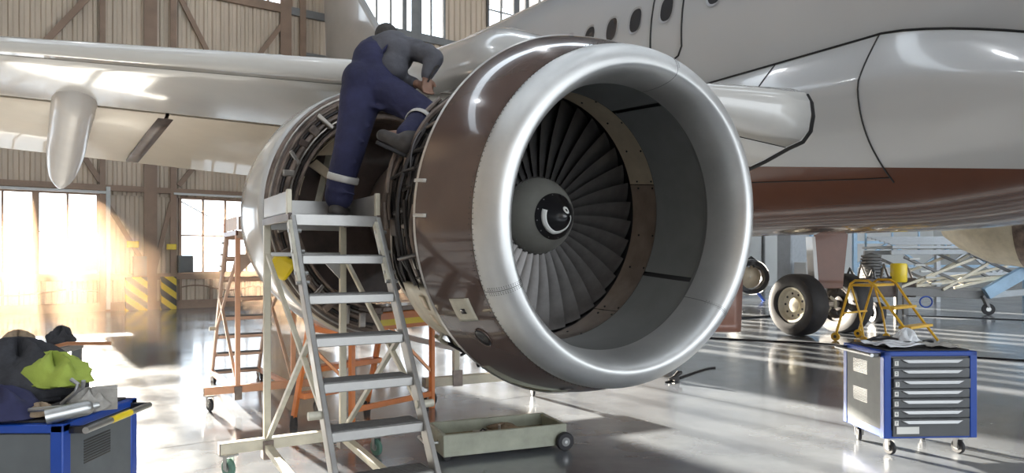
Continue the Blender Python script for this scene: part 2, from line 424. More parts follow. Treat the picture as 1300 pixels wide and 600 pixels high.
wn = 0
def window(k0, k1, z0, z1, cols, rows, fm, heavy=None, braces=False):
    global wn; wn += 1
    b = MB(WF); t = .07
    b.bar((k0, .0, z0), (k0, .0, z1), t, .14); b.bar((k1, .0, z0), (k1, .0, z1), t, .14)
    b.bar((k0, .0, z0), (k1, .0, z0), .14, t); b.bar((k0, .0, z1), (k1, .0, z1), .14, t)
    for i in range(1, cols):
        x = k0 + (k1 - k0) * i / cols; w = (.45 if heavy == 1 else .16) if heavy and i % heavy == 0 else .055
        b.bar((x, .0, z0), (x, .0, z1), w, .1)
    for i in range(1, rows):
        z = z0 + (z1 - z0) * i / rows; b.bar((k0, .0, z), (k1, .0, z), .06, .045)
    if braces:
        km = (k0 + k1) / 2
        b.bar((k0, -.08, z0 + .1), (km, -.08, (z0 + z1) / 2 + .2), .02, .03); b.bar((k0, -.08, z1 - .1), (k1, -.08, z0 + .7), .02, .03)
    o = b.build('window_%d' % wn, fm, kind='structure', smooth=False, origin=WF @ V(((k0 + k1) / 2, 0, z0)))
    g = MB(WF); g.box(((k0 + k1) / 2, .03, (z0 + z1) / 2), (k1 - k0, .008, z1 - z0)); g.build('pane', 'glass', o, smooth=False)
    return o
for i, (a, e) in enumerate(LOW):
    window(a, e, ZL0, ZL1, {0: 6, 1: 3, 2: 6, 3: 4}.get(i, 5), 2 if i > 2 else 1, 'frame', heavy=2 if i == 2 else 1 if i > 3 else None, braces=i in (2, 3))  # hidden low windows further right: mullions widened to cast stripes on the floor
for i, (a, e) in enumerate(HIGH):
    window(a, e, ZH0, ZH1, 6, 2, 'frame' if i < 2 else 'greyframe', heavy=3)
tn = 0
def trim(fn, m, dx=None):
    global tn; tn += 1
    b = MB(WF); fn(b); return b.build('trim_%d' % tn, m, kind='structure', smooth=False)
# columns, girts and diagonal braces of the left half
for k, w, m in [(-12.0, .3, 'frame'), (-10.95, .25, 'frame'), (-7.35 - 1.45, .2, 'frame'), (-4.35, .14, 'frame'), (-3.15, .34, 'frame'), (-2.55, .16, 'frame'), (.75, .35, 'frame'), (1.3, .2, 'frame'), (3.05, .3, 'greyframe'), (5.45, .4, 'greyframe'), (9.9, .25, 'greyframe'), (12.9, .4, 'greyframe'), (19.0, .4, 'greyframe'), (26.2, .12, 'greyframe'), (29.4, .08, 'greyframe'), (34, .12, 'greyframe')]:
    trim(lambda b, k=k, w=w: (b.box((k, -.12, 8), (w, .06, 16)), b.box((k, -.05, 8), (w * .35, .12, 16))), m)
for z, hh, k0, k1, m in [(ZL1 + .18, .16, K0, 19, 'frame'), (ZL0 - .1, .18, K0, 19, 'frame'), (.12, .24, K0, 19, 'frame'), (6.4, .12, 1.3, 19, 'greyframe'), (ZH0 - .14, .24, K0, .9, 'frame'), (ZH0 - .14, .24, .9, 19, 'greyframe'), (8.1, .1, 1.3, 19, 'greyframe')]:
    trim(lambda b, z=z, hh=hh, k0=k0, k1=k1: b.box(((k0 + k1) / 2, -.09, z), (k1 - k0, .1, hh)), m)
for (ka, za, kb, zb, w) in [(-4.3, 3.1, -3.3, 1.3, .12), (-2.6, 3.1, -3.05, 1.1, .12), (-10.9, 9.3, -9.6, 6.9, .14), (-4.3, 9.2, -6.4, 6.2, .16), (-2.4, 9.2, -.9, 6.3, .14), (.7, 9.0, -.9, 6.6, .14), (-10.9, 3.4, -8.9, 6.6, .14), (-2.4, 3.6, -1.4, 5.0, .14), (-4.4, 3.6, -5.0, 4.6, .14), (-7.4, 3.6, -6.7, 4.6, .1)]:
    trim(lambda b, ka=ka, za=za, kb=kb, zb=zb, w=w: b.bar((ka, -.1, za), (kb, -.1, zb), w, .08, up=(0, 1, 0)), 'frame')
# framed kick panels under the low windows
for a, e in LOW[:4]:
    n = max(2, round((e - a) / .75))
    trim(lambda b, a=a, e=e, n=n: [b.box((a + (e - a) * i / n, -.08, .55), (.07, .06, .75)) for i in range(n + 1)], 'frame')
    trim(lambda b, a=a, e=e: b.tube([WFp for WFp in [(a + (e - a) * t, -.12, .62 + .07 * math.sin(9 * t) - .1 * t) for t in [i / 16 for i in range(17)]]], .022, 6), 'frame')
# pale top rails and drain posts beside the low windows
trim(lambda b: (b.box((-6.7, -.2, ZL1 + .04), (4.9, .08, .07)), b.box((-4.22, -.2, 1.75), (.1, .1, 3.4))), 'palepanel')
trim(lambda b: b.box((-.9, -.2, ZL1 + .1), (3.3, .08, .06)), 'palepanel')
# roof trusses
for i, y in enumerate((-4, -12, -20, -28)):
    def tr_(b, y=y):
        b.bar((K0, y, 15.8), (K1, y, 15.8), .25, .2); b.bar((K0, y, 14.2), (K1, y, 14.2), .25, .2)
        n = 32
        for j in range(n):
            x0 = K0 + (K1 - K0) * j / n; x1 = K0 + (K1 - K0) * (j + 1) / n
            b.bar((x0, y, 14.2 if j % 2 else 15.8), (x1, y, 15.8 if j % 2 else 14.2), .1, .1)
    trim(tr_, 'greyframe')

# added lamps, out of view, for fill light and highlights on the cowl
def make_lamp():
    r = emp('fill_lamp', (0, 0, 0), 0)
    MB().lathe([(-.02, .03), (-.02, .1), (.25, .3), (.27, .3)], 20, Matrix.Rotation(R(-90), 4, 'X')).build('lamp_shade', 'greyframe', r)
    m, n, bb = nt('lamp glow')
    bb.inputs['Emission Color'].default_value = (.93, .96, 1, 1); bb.inputs['Emission Strength'].default_value = 60
    MB().disc((0, 0, -.2), (0, 0, 1), .24, .03).build('bulb', m, r)
    MB().tube([(0, 0, 0), (0, 0, 1.6)], .015, 6).build('rod', 'greyframe', r)
    return r
lamp0 = None
for j, y in enumerate((-12, -20, -28)):
    for i, k in enumerate((-9, 0, 9, 18, 27)):
        if lamp0 is None: lamp0 = make_lamp(); o = lamp0
        else: o = copy_tree(lamp0)
        place(o, WF @ V((k, y, 12.9)), 0)
        props(o, 'added round fill lamp, out of view under the roof above the aircraft', 'lamp', 'added fill lamps under the hangar roof')

# ------------------------------------------------------------------ engine frame
EY, EP = R(30.5), R(4.08)
EC = V((.658, 4.187, CAMZ + .234))
ea = V((-math.sin(EY) * math.cos(EP), math.cos(EY) * math.cos(EP), math.sin(EP)))
er = V((math.cos(EY), math.sin(EY), 0)); eu = er.cross(ea)
EF = frame4(EC, er, ea, eu)             # x right, y aft, z up; angle 0 = right, 90 = top, 180 = left
def on_engine(px, py, rf, y0=-.3, y1=3.):
    """where a sight line first meets the surface of revolution rf(y)"""
    d = V(((px - 650) / F, 1, (YH - py) / F)); o = V((0, 0, CAMZ)); Mi = EF.inverted()
    t = 2.
    while t < 9:
        q = Mi @ (o + d * t)
        if y0 < q.y < y1 and math.hypot(q.x, q.z) < rf(q.y): return q.y, math.atan2(q.z, q.x), o + d * t
        t += .004
    return None

air = emp('passenger_airliner', A0, YAW, 'white and brown passenger airliner parked in the hangar, near engine opened for service', 'aircraft')

# ---- nacelle: brown fan cowl
cowl_prof = [(0, 1.008), (.1, 1.045), (.2, 1.078), (.32, 1.112), (.442, 1.139)]
b = MB(EF); b.lathe(cowl_prof + [(.442, 1.12), (.3, 1.08), (0, .98)], 128)
eng = b.build('engine_nacelle', 'brown', air, label='brown gloss fan cowl of the near engine')
W[eng.name] = W[air.name].copy()
b = MB(EF); b.lathe([(.436, 1.139), (.452, 1.146), (.458, 1.14), (.452, 1.11)], 128); b.build('cowl_edge_strip', 'edge', eng)
# ---- lip
lip = []
sh, rh, rA, st, rt = -.165, .884, 1.006, .112, .80
for i in range(17):
    th = (1 - i / 16) * PI / 2 * 1.0
    th2 = i / 16 * PI / 2
    lip.append((sh * math.sin(th2), rh + (rA - rh) * math.cos(th2)))
for i in range(1, 17):
    th2 = (1 - i / 16) * PI / 2
    lip.append((st + (sh - st) * math.sin(th2), rt + (rh - rt) * (1 - math.cos(th2))))
A_, B_ = R(76), R(-38)
segs = [(A_, A_ + R(128)), (A_ + R(128), R(322)), (R(-38), A_)]
for (a0, a1) in segs:
    b = MB(EF); b.lathe(lip + [(st, rt + .015)], 60, a0=a0 + .0016, a1=a1 - .0016); b.build('inlet_lip', 'silver', eng, label='brushed silver segment of the intake lip')
b = MB(EF); b.lathe([(p[0] + .002, p[1] - .0012) if i < 17 else (p[0], p[1] + .0012) for i, p in enumerate(lip)], 128); b.build('lip_backing', 'dark', eng)
# rivets along the lip seams
b = MB(EF); rn = random.Random(3)
for k in range(230):
    a = 2 * PI * k / 230
    for y, r in ((-.012, 1.0065), (.016, 1.0135)):
        b.ball((r * math.cos(a), y, r * math.sin(a)), .0032, 3)
for a in (A_, R(204), R(322)):
    for i in range(3, 26):
        for da in (-.012, .012) if a != R(204) else (-.02, -.01, .01, .02):
            y, r = lip[i]; d = (.001 if i < 17 else -.001)
            if a == R(322) or a == R(204) or i < 14: b.ball(((r + d) * math.cos(a + da), y, (r + d) * math.sin(a + da)), .0026, 3)
b.build('rivets', 'dark', eng, kind='stuff')
# ---- intake barrel
b = MB(EF); b.lathe([(st, rt + .004), (.135, .823), (.165, .827)], 96); b.build('liner_front_band', 'linerband', eng)
ang = [R(x) for x in (62, 152, 242, 332, 422)]
for i in range(4):
    b = MB(EF); b.lathe([(.165, .827), (.3, .829), (.5, .826), (.63, .823), (.63, .84)], 30, a0=ang[i] + .02, a1=ang[i + 1] - .02); b.build('acoustic_liner', 'liner', eng)
b = MB(EF); b.lathe([(.165, .835), (.63, .835)], 96); b.build('liner_splice', 'black', eng)
b = MB(EF); b.lathe([(.63, .821), (.66, .832), (.9, .852), (.93, .855)], 50, a0=R(18), a1=R(110)); b.build('fan_case_panel', 'casecream', eng, label='cream lining panel in front of the blades')
for a0, a1 in ((-52, 17.6), (-140, -52.4), (110.4, 219.6)):
    b = MB(EF); b.lathe([(.63, .821), (.66, .832), (.9, .852), (.93, .855)], 40, a0=R(a0), a1=R(a1)); b.build('fan_case_panel', 'casetan', eng, label='brown tan lining panel in front of the blades')
b = MB(EF)
for a in [R(x) for x in (16, 19.5, 36, 54, 72, 90, 108, -8, -25, -50, -55, -75)]:
    for y, r in ((.66, .829), (.83, .843)):
        b.disc((r * math.cos(a), y, r * math.sin(a)), (math.cos(a), 0, math.sin(a)), .0075, .006, 8)
b.build('panel_bolts', 'black', eng, kind='stuff')
b = MB(EF); b.lathe([(.93, .857), (1.15, .86), (1.35, .86)], 96); b.build('blade_track', 'black', eng)
# ---- fan
NB = 36
def blade_mesh():
    b = MB(); n = 12; sec = []
    for i in range(n + 1):
        u = i / n; r = .20 + (.846 - .20) * u
        beta = R(28 + 38 * u ** .9); ch = .17 + .12 * u; cam = .030 - .02 * u; th = .016 - .010 * u
        lean = -.02 * math.sin(u * PI)
        for side in (1, -1):
            for j in (range(8) if side > 0 else range(7, -1, -1)):
                c = -0.5 + j / 7; t = th * math.sqrt(max(0, 1 - (2 * c) ** 2)) * .5
                h = cam * (1 - (2 * c) ** 2) + side * t
                y = c * ch * math.cos(beta) - h * math.sin(beta); x = c * ch * math.sin(beta) + h * math.cos(beta)
                aa = (x + lean) / r
                sec.append((r * math.sin(aa), y, r * math.cos(aa)))
    vs = sec; m = 16
    fs = [(i * m + k, i * m + (k + 1) % m, (i + 1) * m + (k + 1) % m, (i + 1) * m + k) for i in range(n) for k in range(m)]
    fs.append(tuple((n * m) + k for k in range(m)))
    return vs, fs
bv, bf = blade_mesh()
first = None
for k in range(NB):
    if first is None:
        b = MB(Matrix.Identity(4)); b.v = [V(v) for v in bv]; b.f = bf
        first = MB(); first.v = [W[eng.name] @ V(v) for v in bv]; first.f = bf
        fo = first.build('fan_blade', 'blade', eng); o = fo
    else:
        o = fo.copy(); C.objects.link(o)
    o.matrix_local = W[eng.name].inverted() @ EF @ Matrix.Translation((0, 1.0, 0)) @ Matrix.Rotation(2 * PI * k / NB, 4, 'Y')
b = MB(EF); b.lathe([(1.12, .3), (.93, .275), (.925, .262)], 64); b.build('fan_hub', 'dark', eng)
spin = [(.93, .268), (.90, .262), (.86, .247), (.81, .217), (.77, .188), (.735, .157)]
cap = [(.735, .157), (.70, .128), (.66, .094), (.625, .060), (.60, .034), (.588, .012), (.585, .001)]
b = MB(EF); b.lathe(spin, 64); b.build('spinner', 'hub', eng)
b = MB(EF); b.lathe([(y - .0015, r + .001) for y, r in cap], 64); b.build('spinner_cap', 'black', eng)
def capy(r):
    for (y0, r0), (y1, r1) in zip(cap, cap[1:]):
        if r1 <= r <= r0: return y0 + (y1 - y0) * (r - r0) / (r1 - r0)
    return cap[0][0] if r > cap[0][1] else cap[-1][0]
# white comma on the cap
b = MB(EF); n = 30
def comma(u, v):
    a = R(158 + 215 * u); rc = .118 - .010 * u - .062 * max(0, u - .45) / .55; w = .0125 * (1 - .25 * u)
    r = rc + (v - .5) * 2 * w
    return V((r * math.cos(a), capy(r) - .0045, r * math.sin(a)))
b.grid(comma, n, 4)
b.build('comma_mark', 'paper', eng, solid=.001)
b = MB(EF)
def dot(u, v):
    cx, cz = .012, .045
    r = .010 + .014 * v; x = cx + r * math.cos(2 * PI * u); z = cz + r * math.sin(2 * PI * u)
    return V((x, capy(math.hypot(x, z)) - .0045, z))
b.grid(dot, 20, 3, cu=True); b.build('dot_mark', 'paper', eng, solid=.001)
b = MB(EF)
for k in range(12):
    a = 2 * PI * k / 12 + .2; r = .146; b.disc((r * math.cos(a), .722, r * math.sin(a)), (math.cos(a), -1, math.sin(a)), .0045, .006, 8)
for k in range(36):
    a = 2 * PI * k / 36; r = .258; b.disc((r * math.cos(a), .892, r * math.sin(a)), (math.cos(a), -.35, math.sin(a)), .0038, .006, 6)
b.build('spinner_bolts', 'handle', eng, kind='stuff')

# ---- details on the brown cowl
def rc(y):
    for (y0, r0), (y1, r1) in zip(cowl_prof, cowl_prof[1:]):
        if y0 <= y <= y1: return r0 + (r1 - r0) * (y - y0) / (y1 - y0)
    return r0 if y < 0 else 1.139
def cowl_pt(y, a, lift): r = rc(y) + lift; return V((r * math.cos(a), y, r * math.sin(a)))
q = on_engine(589, 393, rc, 0, .44)
if q:
    y0, a0, _ = q
    b = MB(EF); b.grid(lambda u, v: cowl_pt(y0 + (u - .5) * .15, a0 + (v - .5) * .135, .004), 6, 8); pl = b.build('access_plate', 'boxcream', eng, solid=.004)
    b = MB(EF); b.grid(lambda u, v: cowl_pt(y0 + (u - .5) * .035, a0 + (v - .5) * .03 + .005, .008), 3, 3); b.build('latch_slot', 'black', eng, solid=.002)
q = on_engine(614, 428, rc, 0, .44)
if q:
    y0, a0, _ = q
    def oval(u, v): return cowl_pt(y0 + .045 * v * math.cos(2 * PI * u), a0 + .058 * v * math.sin(2 * PI * u), .004 if v > .1 else .004)
    b = MB(EF); b.grid(oval, 28, 4, cu=True); b.build('oval_vent', 'black', eng, solid=.004)
    b = MB(EF); pts = [cowl_pt(y0 + .047 * math.cos(2 * PI * i / 32), a0 + .060 * math.sin(2 * PI * i / 32), .004) for i in range(33)]
    b.tube(pts, .004, 6); b.build('vent_rim', 'brown', eng)
q = on_engine(535, 230, rc, 0, .44)
for (py_, ln) in ((229, .10), (273, .05)):
    q = on_engine(534, py_, rc, 0, .44)
    if q:
        b = MB(EF); b.grid(lambda u, v: cowl_pt(q[0] - .06 + u * .12, q[1] + (v - .5) * .018, .006), 5, 3); b.build('cowl_latch', 'edge', eng, solid=.006)

# ---- fan case with its plumbing
RF = .955
b = MB(EF); b.lathe([(.40, .9), (.44, RF), (.62, RF), (.625, 1.0), (.65, 1.0), (.655, RF - .01), (.95, RF - .02), (.955, 1.01), (.985, 1.01), (.99, RF - .03), (1.22, RF - .05), (1.225, .99), (1.25, .99), (1.255, .85), (1.5, .6)], 96)
b.build('fan_case', 'dark', eng)
rn = random.Random(11)
for k in range(46):
    y = .47 + rn.random() * .76; a0 = R(rn.uniform(125, 200)); span = R(rn.uniform(25, 85)); r = RF + rn.uniform(.01, .11); rad = rn.choice([.006, .008, .011, .016, .02])
    pts = []; w = rn.uniform(0, .03); 
    for i in range(17):
        u = i / 16; a = a0 + span * u
        rr = r + .02 * math.sin(6 * u + k); yy = y + w * math.sin(4 * u + k) + (.06 if u > .8 and k % 3 == 0 else 0)
        pts.append(EF @ V((rr * math.cos(a), yy, rr * math.sin(a))))
    MB().tube(pts, rad, 7).build('fuel_pipe', rn.choice(['pipedark', 'pipe', 'pipedark', 'dark', 'ductframe']), eng)
for k in range(16):                     # short fore-and-aft lines with elbows
    a = R(rn.uniform(140, 262)); r = RF + rn.uniform(.06, .12); y = rn.uniform(.46, .7)
    pts = [EF @ V((q * math.cos(a + da), yy, q * math.sin(a + da))) for q, yy, da in ((RF, y, 0), (r, y + .01, 0), (r + .01, y + .15, .02), (r, y + .35, .05), (RF, y + .38, .05))]
    MB().tube(pts, rn.choice([.008, .012, .015]), 7).build('hose', rn.choice(['pipedark', 'pipe', 'dark']), eng)
for (a, y, d, m) in [(158, .58, (.1, .12, .09), 'dark'), (168, .80, (.09, .16, .13), 'pipedark'), (176, .6, (.07, .1, .16), 'dark'), (183, .78, (.08, .14, .10), 'ductframe'), (190, .62, (.10, .12, .09), 'dark'), (197, .72, (.10, .15, .11), 'boxcream'), (206, .64, (.09, .14, .10), 'boxcream'), (150, .7, (.07, .1, .1), 'ductframe'), (141, .6, (.1, .15, .1), 'dark'), (165, .98, (.08, .1, .2), 'dark'), (186, 1.08, (.08, .12, .12), 'pipedark')]:
    aa = R(a); rot = EF.to_3x3() @ Matrix.Rotation(-aa, 3, 'Y')
    c = EF @ V(((RF + d[0] * .45) * math.cos(aa), y, (RF + d[0] * .45) * math.sin(aa)))
    MB().box(c, d, rot).build('accessory_box', m, eng, bevel=.012)
for (a, y, r, l, m) in [(172, .56, .035, .14, 'pipe'), (178, .72, .04, .16, 'pipedark'), (162, .9, .035, .2, 'pipedark'), (203, .54, .035, .10, 'pipe'), (220, .56, .05, .16, 'dark'), (228, .6, .04, .2, 'pipe'), (240, .55, .05, .16, 'pipedark'), (234, .8, .05, .2, 'dark')]:
    aa = R(a); t = EF.to_3x3() @ V((-math.sin(aa), 0, math.cos(aa))); c = EF @ V(((RF + .07) * math.cos(aa), y, (RF + .07) * math.sin(aa)))
    b = MB(); b.tube([c - t * l / 2, c - t * l * .35, c + t * l * .35, c + t * l / 2], [r * .6, r, r, r * .6], 14); b.build('actuator', m, eng)
# lower gearbox panel (cream, lower left) and the tangle beneath it
b = MB(EF); b.grid(lambda u, v: V(((1.05 + .02 * math.sin(PI * v)) * math.cos(R(206 + 24 * v)), .62 + .42 * u, (1.05 + .02 * math.sin(PI * v)) * math.sin(R(206 + 24 * v)))), 6, 12)
b.build('gearbox_cover', 'boxcream', eng, solid=.03)
for v0 in (.12, .42):
    b = MB(EF); b.grid(lambda u, v: V(((1.082) * math.cos(R(206 + 24 * (v0 + .22 * v))), .73 + .07 * u, (1.082) * math.sin(R(206 + 24 * (v0 + .22 * v))))), 3, 6)
    b.build('placard', 'casecream', eng, solid=.006)
for k in range(26):
    a0 = R(rn.uniform(222, 262)); y = rn.uniform(.5, .95); pts = []
    for i in range(9):
        u = i / 8; a = a0 + R(rn.uniform(-2, 2)) + R(14) * u * rn.choice([1, 1, .6]); r = 1.02 + .07 * math.sin(PI * u) + rn.uniform(0, .04)
        pts.append(EF @ V((r * math.cos(a), y + .18 * u * math.sin(k), r * math.sin(a))))
    MB().tube(pts, rn.choice([.007, .01, .014]), 6).build('wire_bundle', rn.choice(['pipedark', 'boxcream', 'dark', 'pipe']), eng)
b = MB(EF); b.grid(lambda u, v: V(((1.02 + .05 * u) * math.cos(R(228 + 34 * v)), 1.05 - .45 * u, (1.02 + .05 * u) * math.sin(R(228 + 34 * v)))), 5, 14)
b.build('lower_fairing_edge', 'boxcream', eng, solid=.012)

# ---- opened thrust-reverser duct behind
DC = V((-1.06, 6.1, CAMZ + .38)); dy = R(36)
DF = frame4(DC, V((math.cos(dy), math.sin(dy), 0)), V((-math.sin(dy), math.cos(dy), 0)), UZ)
Rd = 1.06; aA, aB = R(60), R(266)
b = MB(DF); b.lathe([(0, Rd), (.1, Rd + .012), (.4, Rd + .015), (.8, Rd - .05), (1.3, Rd - .2)], 70, a0=aA, a1=aB); duct = b.build('reverser_cowl', 'white', air, solid=.02, label='white outer skin of the opened reverser half')
b = MB(DF); b.lathe([(0, Rd), (-.012, Rd - .01), (-.01, Rd - .10), (.03, Rd - .12), (.03, Rd - .20), (-.005, Rd - .21), (-.01, Rd - .25), (.05, Rd - .27)], 70, a0=aA, a1=aB); b.build('front_frame', 'ductframe', duct, solid=.01)
b = MB(DF); b.lathe([(.05, Rd - .27), (.3, Rd - .29), (.8, Rd - .36), (1.3, Rd - .5)], 60, a0=aA, a1=aB); b.build('duct_lining', 'darkbrown', duct, solid=.01)
b = MB(DF); b.lathe([(.62, .02), (.58, .45), (.62, .80)], 48); b.build('inner_bulkhead', 'darkbrown', duct)
for q4 in ([(399, 197), (409, 172), (436, 158), (432, 196)], [(392, 210), (402, 202), (432, 226), (428, 236)]):
    b = MB(); f_ = [P(x_, y_, 6.12) for x_, y_ in q4]; b.add(f_ + [p_ + V((-.012, .03, 0)) for p_ in f_], [(3, 2, 1, 0), (4, 5, 6, 7), (0, 1, 5, 4), (1, 2, 6, 5), (2, 3, 7, 6), (3, 0, 4, 7)])
    b.build('lining_patch', 'casecream', duct, label='cream patch inside the opened duct')
for r, rad, m, s0, s1 in [(Rd - .03, .010, 'pipe', 70, 262), (Rd - .07, .014, 'ductframe', 70, 264), (Rd - .11, .012, 'pipedark', 90, 262), (Rd - .145, .02, 'ductframe', 75, 260), (Rd - .18, .010, 'pipe', 80, 258), (Rd - .24, .014, 'ductframe', 70, 264), (Rd - .21, .012, 'dark', 100, 255)]:
    pts = [DF @ V((r * math.cos(R(a)), -.03 + .012 * math.sin(a / 9), r * math.sin(R(a)))) for a in range(s0, s1, 5)]
    MB().tube(pts, rad, 7).build('hydraulic_line', m, duct)
for a in range(100, 258, 9):
    aa = R(a + rn.uniform(-2, 2)); c = DF @ V(((Rd - .13) * math.cos(aa), -.03, (Rd - .13) * math.sin(aa)))
    MB().box(c, (rn.uniform(.07, .17), .06, rn.uniform(.03, .07)), DF.to_3x3() @ Matrix.Rotation(-aa + rn.uniform(-.5, .5), 3, 'Y')).build('latch_bracket', rn.choice(['ductframe', 'pipe', 'darkbrown', 'ductframe']), duct, bevel=.008)
for a0, a1, y0, y1 in [(128, 146, .08, .42), (158, 170, .08, .5), (214, 232, .2, .7)]:
    b = MB(DF); b.lathe([(y0, Rd - .295), (y1, Rd - .325)], 10, a0=R(a0), a1=R(a1)); b.build('lining_patch', 'casecream', duct, solid=.006, label='cream patch on the duct lining')
MB().bar(DF @ V((-.62, .1, -.05)), DF @ V((-.3, .6, .55)), .05, .03).build('hold_open_rod', 'boxcream', duct)
# cream inner fairing and exhaust bowl at the bottom
b = MB(DF); b.lathe([(-.02, Rd + .01), (.2, Rd - .05), (.45, Rd - .2)], 30, a0=R(190), a1=R(262)); b.build('lower_skin', 'cream', duct, solid=.02, label='cream skin at the foot of the opened half')
b = MB(EF); b.lathe([(1.3, .62), (1.8, .55), (2.4, .5), (3.0, .42), (3.3, .3)], 48); b.build('core_cowl', 'darkbrown', eng)
b = MB(EF); b.lathe([(2.2, .64), (2.6, .62), (3.1, .5)], 48); b.build('exhaust_nozzle', 'ductframe', eng)
# flap of brown cowl hanging open on the far side of the engine
b = MB(); b.grid(lambda u, v: P(872 + 71 * u - 4 * u * v, 318 + 103 * v, 5.75 + .35 * u + .12 * math.sin(PI * v)), 8, 12)
b.build('open_cowl_flap', 'copperbrown', eng, solid=.03, label='coppery cowl flap hanging open on the far side')
# pylon
def pyl(u, v):
    y = .62 + 3.6 * u; top = 1.06 + .30 * min(1, u / .22) ** .7 + .16 * u; w = .10 + .19 * min(1, u / .18) 
    a = PI * v; x = -w * math.cos(a) * (1 + .25 * abs(math.cos(a))); z = max(.93, top - (top - .93) * (1 - max(0, math.sin(a)) ** .6))
    return V((x, y, z))
b = MB(EF); b.grid(pyl, 24, 17); b.build('pylon', 'white', air, solid=.01)

# ------------------------------------------------------------------ fuselage
ZC = 4.2
def fus_r(t):
    if t < -9: u = (t + 15) / 6; return 2.0 * math.sqrt(max(0.0004, 1 - (1 - max(0, u)) ** 2.2)), ZC - .35 * (1 - u)
    if t <= 9: return 2.0, ZC
    u = min(1, (t - 9) / 11); return 2.0 - 1.65 * u ** 1.5, ZC + 1.25 * u ** 1.6
ts = [-15 + .4 * i for i in range(16)] + [-9 + .75 * i for i in range(1, 25)] + [9 + .5 * i for i in range(1, 20)]
def fus(u, v):
    t = ts[round(u * (len(ts) - 1))]; r, zc = fus_r(t); a = 2 * PI * v
    return V((r * .985 * math.cos(a), t, zc + r * 1.035 * math.sin(a)))
b = MB(AF); b.grid(fus, len(ts), 96, cv=True); fu = b.build('fuselage', 'livery', air)
# cabin windows
def side(t, z, lift=0.):               # point on the near side
    zz = (z - ZC) / (2.0 * 1.035); a = math.asin(max(-1, min(1, zz))); x = -(2.0 * .985 + lift) * math.cos(a)
    return AF @ V((x, t, ZC + (2.0 * 1.035 + lift) * math.sin(a)))
WZ = 4.60
for t in (5.4, 4.94, 4.5, 4.05, 3.6, 3.06, 2.32, 1.8, 1.27):
    def wn_(rw, rz, lift, n=24):
        vs = []
        for k in range(n):
            a = 2 * PI * k / n; c_, s_ = math.cos(a), math.sin(a)
            vs.append(side(t + rw * (abs(c_) ** .8) * (1 if c_ > 0 else -1), WZ + rz * (abs(s_) ** .8) * (1 if s_ > 0 else -1), lift))
        return vs
    n = 24
    b = MB(); o_, i_ = wn_(.125, .185, .012), wn_(.100, .158, .002)
    b.add(o_ + i_, [(k, (k + 1) % n, n + (k + 1) % n, n + k) for k in range(n)]); b.build('window_surround', 'winreveal', fu)
    b = MB(); g_ = wn_(.100, .158, .004); b.add(g_ + [side(t, WZ, .004)], [(k, (k + 1) % n, n) for k in range(n)]); b.build('cabin_window', 'winglass', fu)
# exit outline
ep = []
for (t, z) in [(3.30, 5.6), (3.30, 4.3), (3.30, 4.06), (3.24, 3.96), (3.14, 3.92), (2.95, 3.92), (2.85, 3.96), (2.79, 4.06), (2.79, 4.3), (2.79, 5.6)]: ep.append((t, z))
pts = []
for (a_, b_) in zip(ep, ep[1:]):
    for i in range(6): pts.append(side(a_[0] + (b_[0] - a_[0]) * i / 6, a_[1] + (b_[1] - a_[1]) * i / 6, .004))
MB().tube(pts, .012, 6).build('exit_door_seal', 'seal', fu)

# ---- belly fairing
def ftop(t):
    if t < .4: u = min(1, (.4 - t) / 3.8); return 3.61 - 1.5 * u ** 1.45
    return 3.62 - .03 * t
def fw(t): 
    u = max(0, min(1, (t + 3.4) / 3.2)); u = u * u * (3 - 2 * u); e = max(0, min(1, (9 - t) / 3)); return 1.93 + .30 * u * (.4 + .6 * e)
def fbot(t):
    u = max(0, min(1, (t + 3.4) / 4.2)); u = u * u * (3 - 2 * u); e = max(0, min(1, (9.5 - t) / 3)); return 2.16 - .38 * u * e
def fair(u, v):
    t = -3.4 + 12.6 * u; zt, zb, w = ftop(t), fbot(t), fw(t); a = PI * v
    c_, s_ = math.cos(a), math.sin(a); n = 2 / 2.35
    # side starts on the fuselage skin at the seam
    xs = 2.0 * .985 * math.sqrt(max(0, 1 - ((zt - ZC) / 2.07) ** 2)) + .01
    x = -w * (abs(c_) ** n) * (1 if c_ > 0 else -1); z = zt - (zt - zb) * s_ ** n
    if s_ < .22: 
        k = (s_ / .22); x = (-1 if c_ > 0 else 1) * (xs + (abs(x) - xs) * k ** .8)
    return V((x, t, z))
b = MB(AF); b.grid(fair, 64, 65); fa = b.build('belly_fairing', 'livery', air)
def fairp(t, v, lift=.004):
    p = fair((t + 3.4) / 12.6, v); c = V((0, t, 3.0)); d = (p - c).normalized(); return AF @ (p + d * lift)
MB().tube([AF @ (fair(i / 63, 0) + V((-.006, 0, .004))) for i in range(4, 60)], .011, 6).build('fairing_seam', 'seal', fa)
def seam(pts, r=.006): MB().tube(pts, r, 6).build('panel_seam', 'seal', fa)
seam([fairp(.42 + .06 * math.sin(i / 20 * PI * 1.2) + .04 * (i / 20), .0 + .262 * i / 20) for i in range(21)], .008)
seam([fairp(2.1 - 1.68 * i / 16, .222 + .028 * i / 16) for i in range(17)])
seam([fairp(1.55 + .1 * math.sin(i / 3), .0 + .10 * i / 10) for i in range(11)])

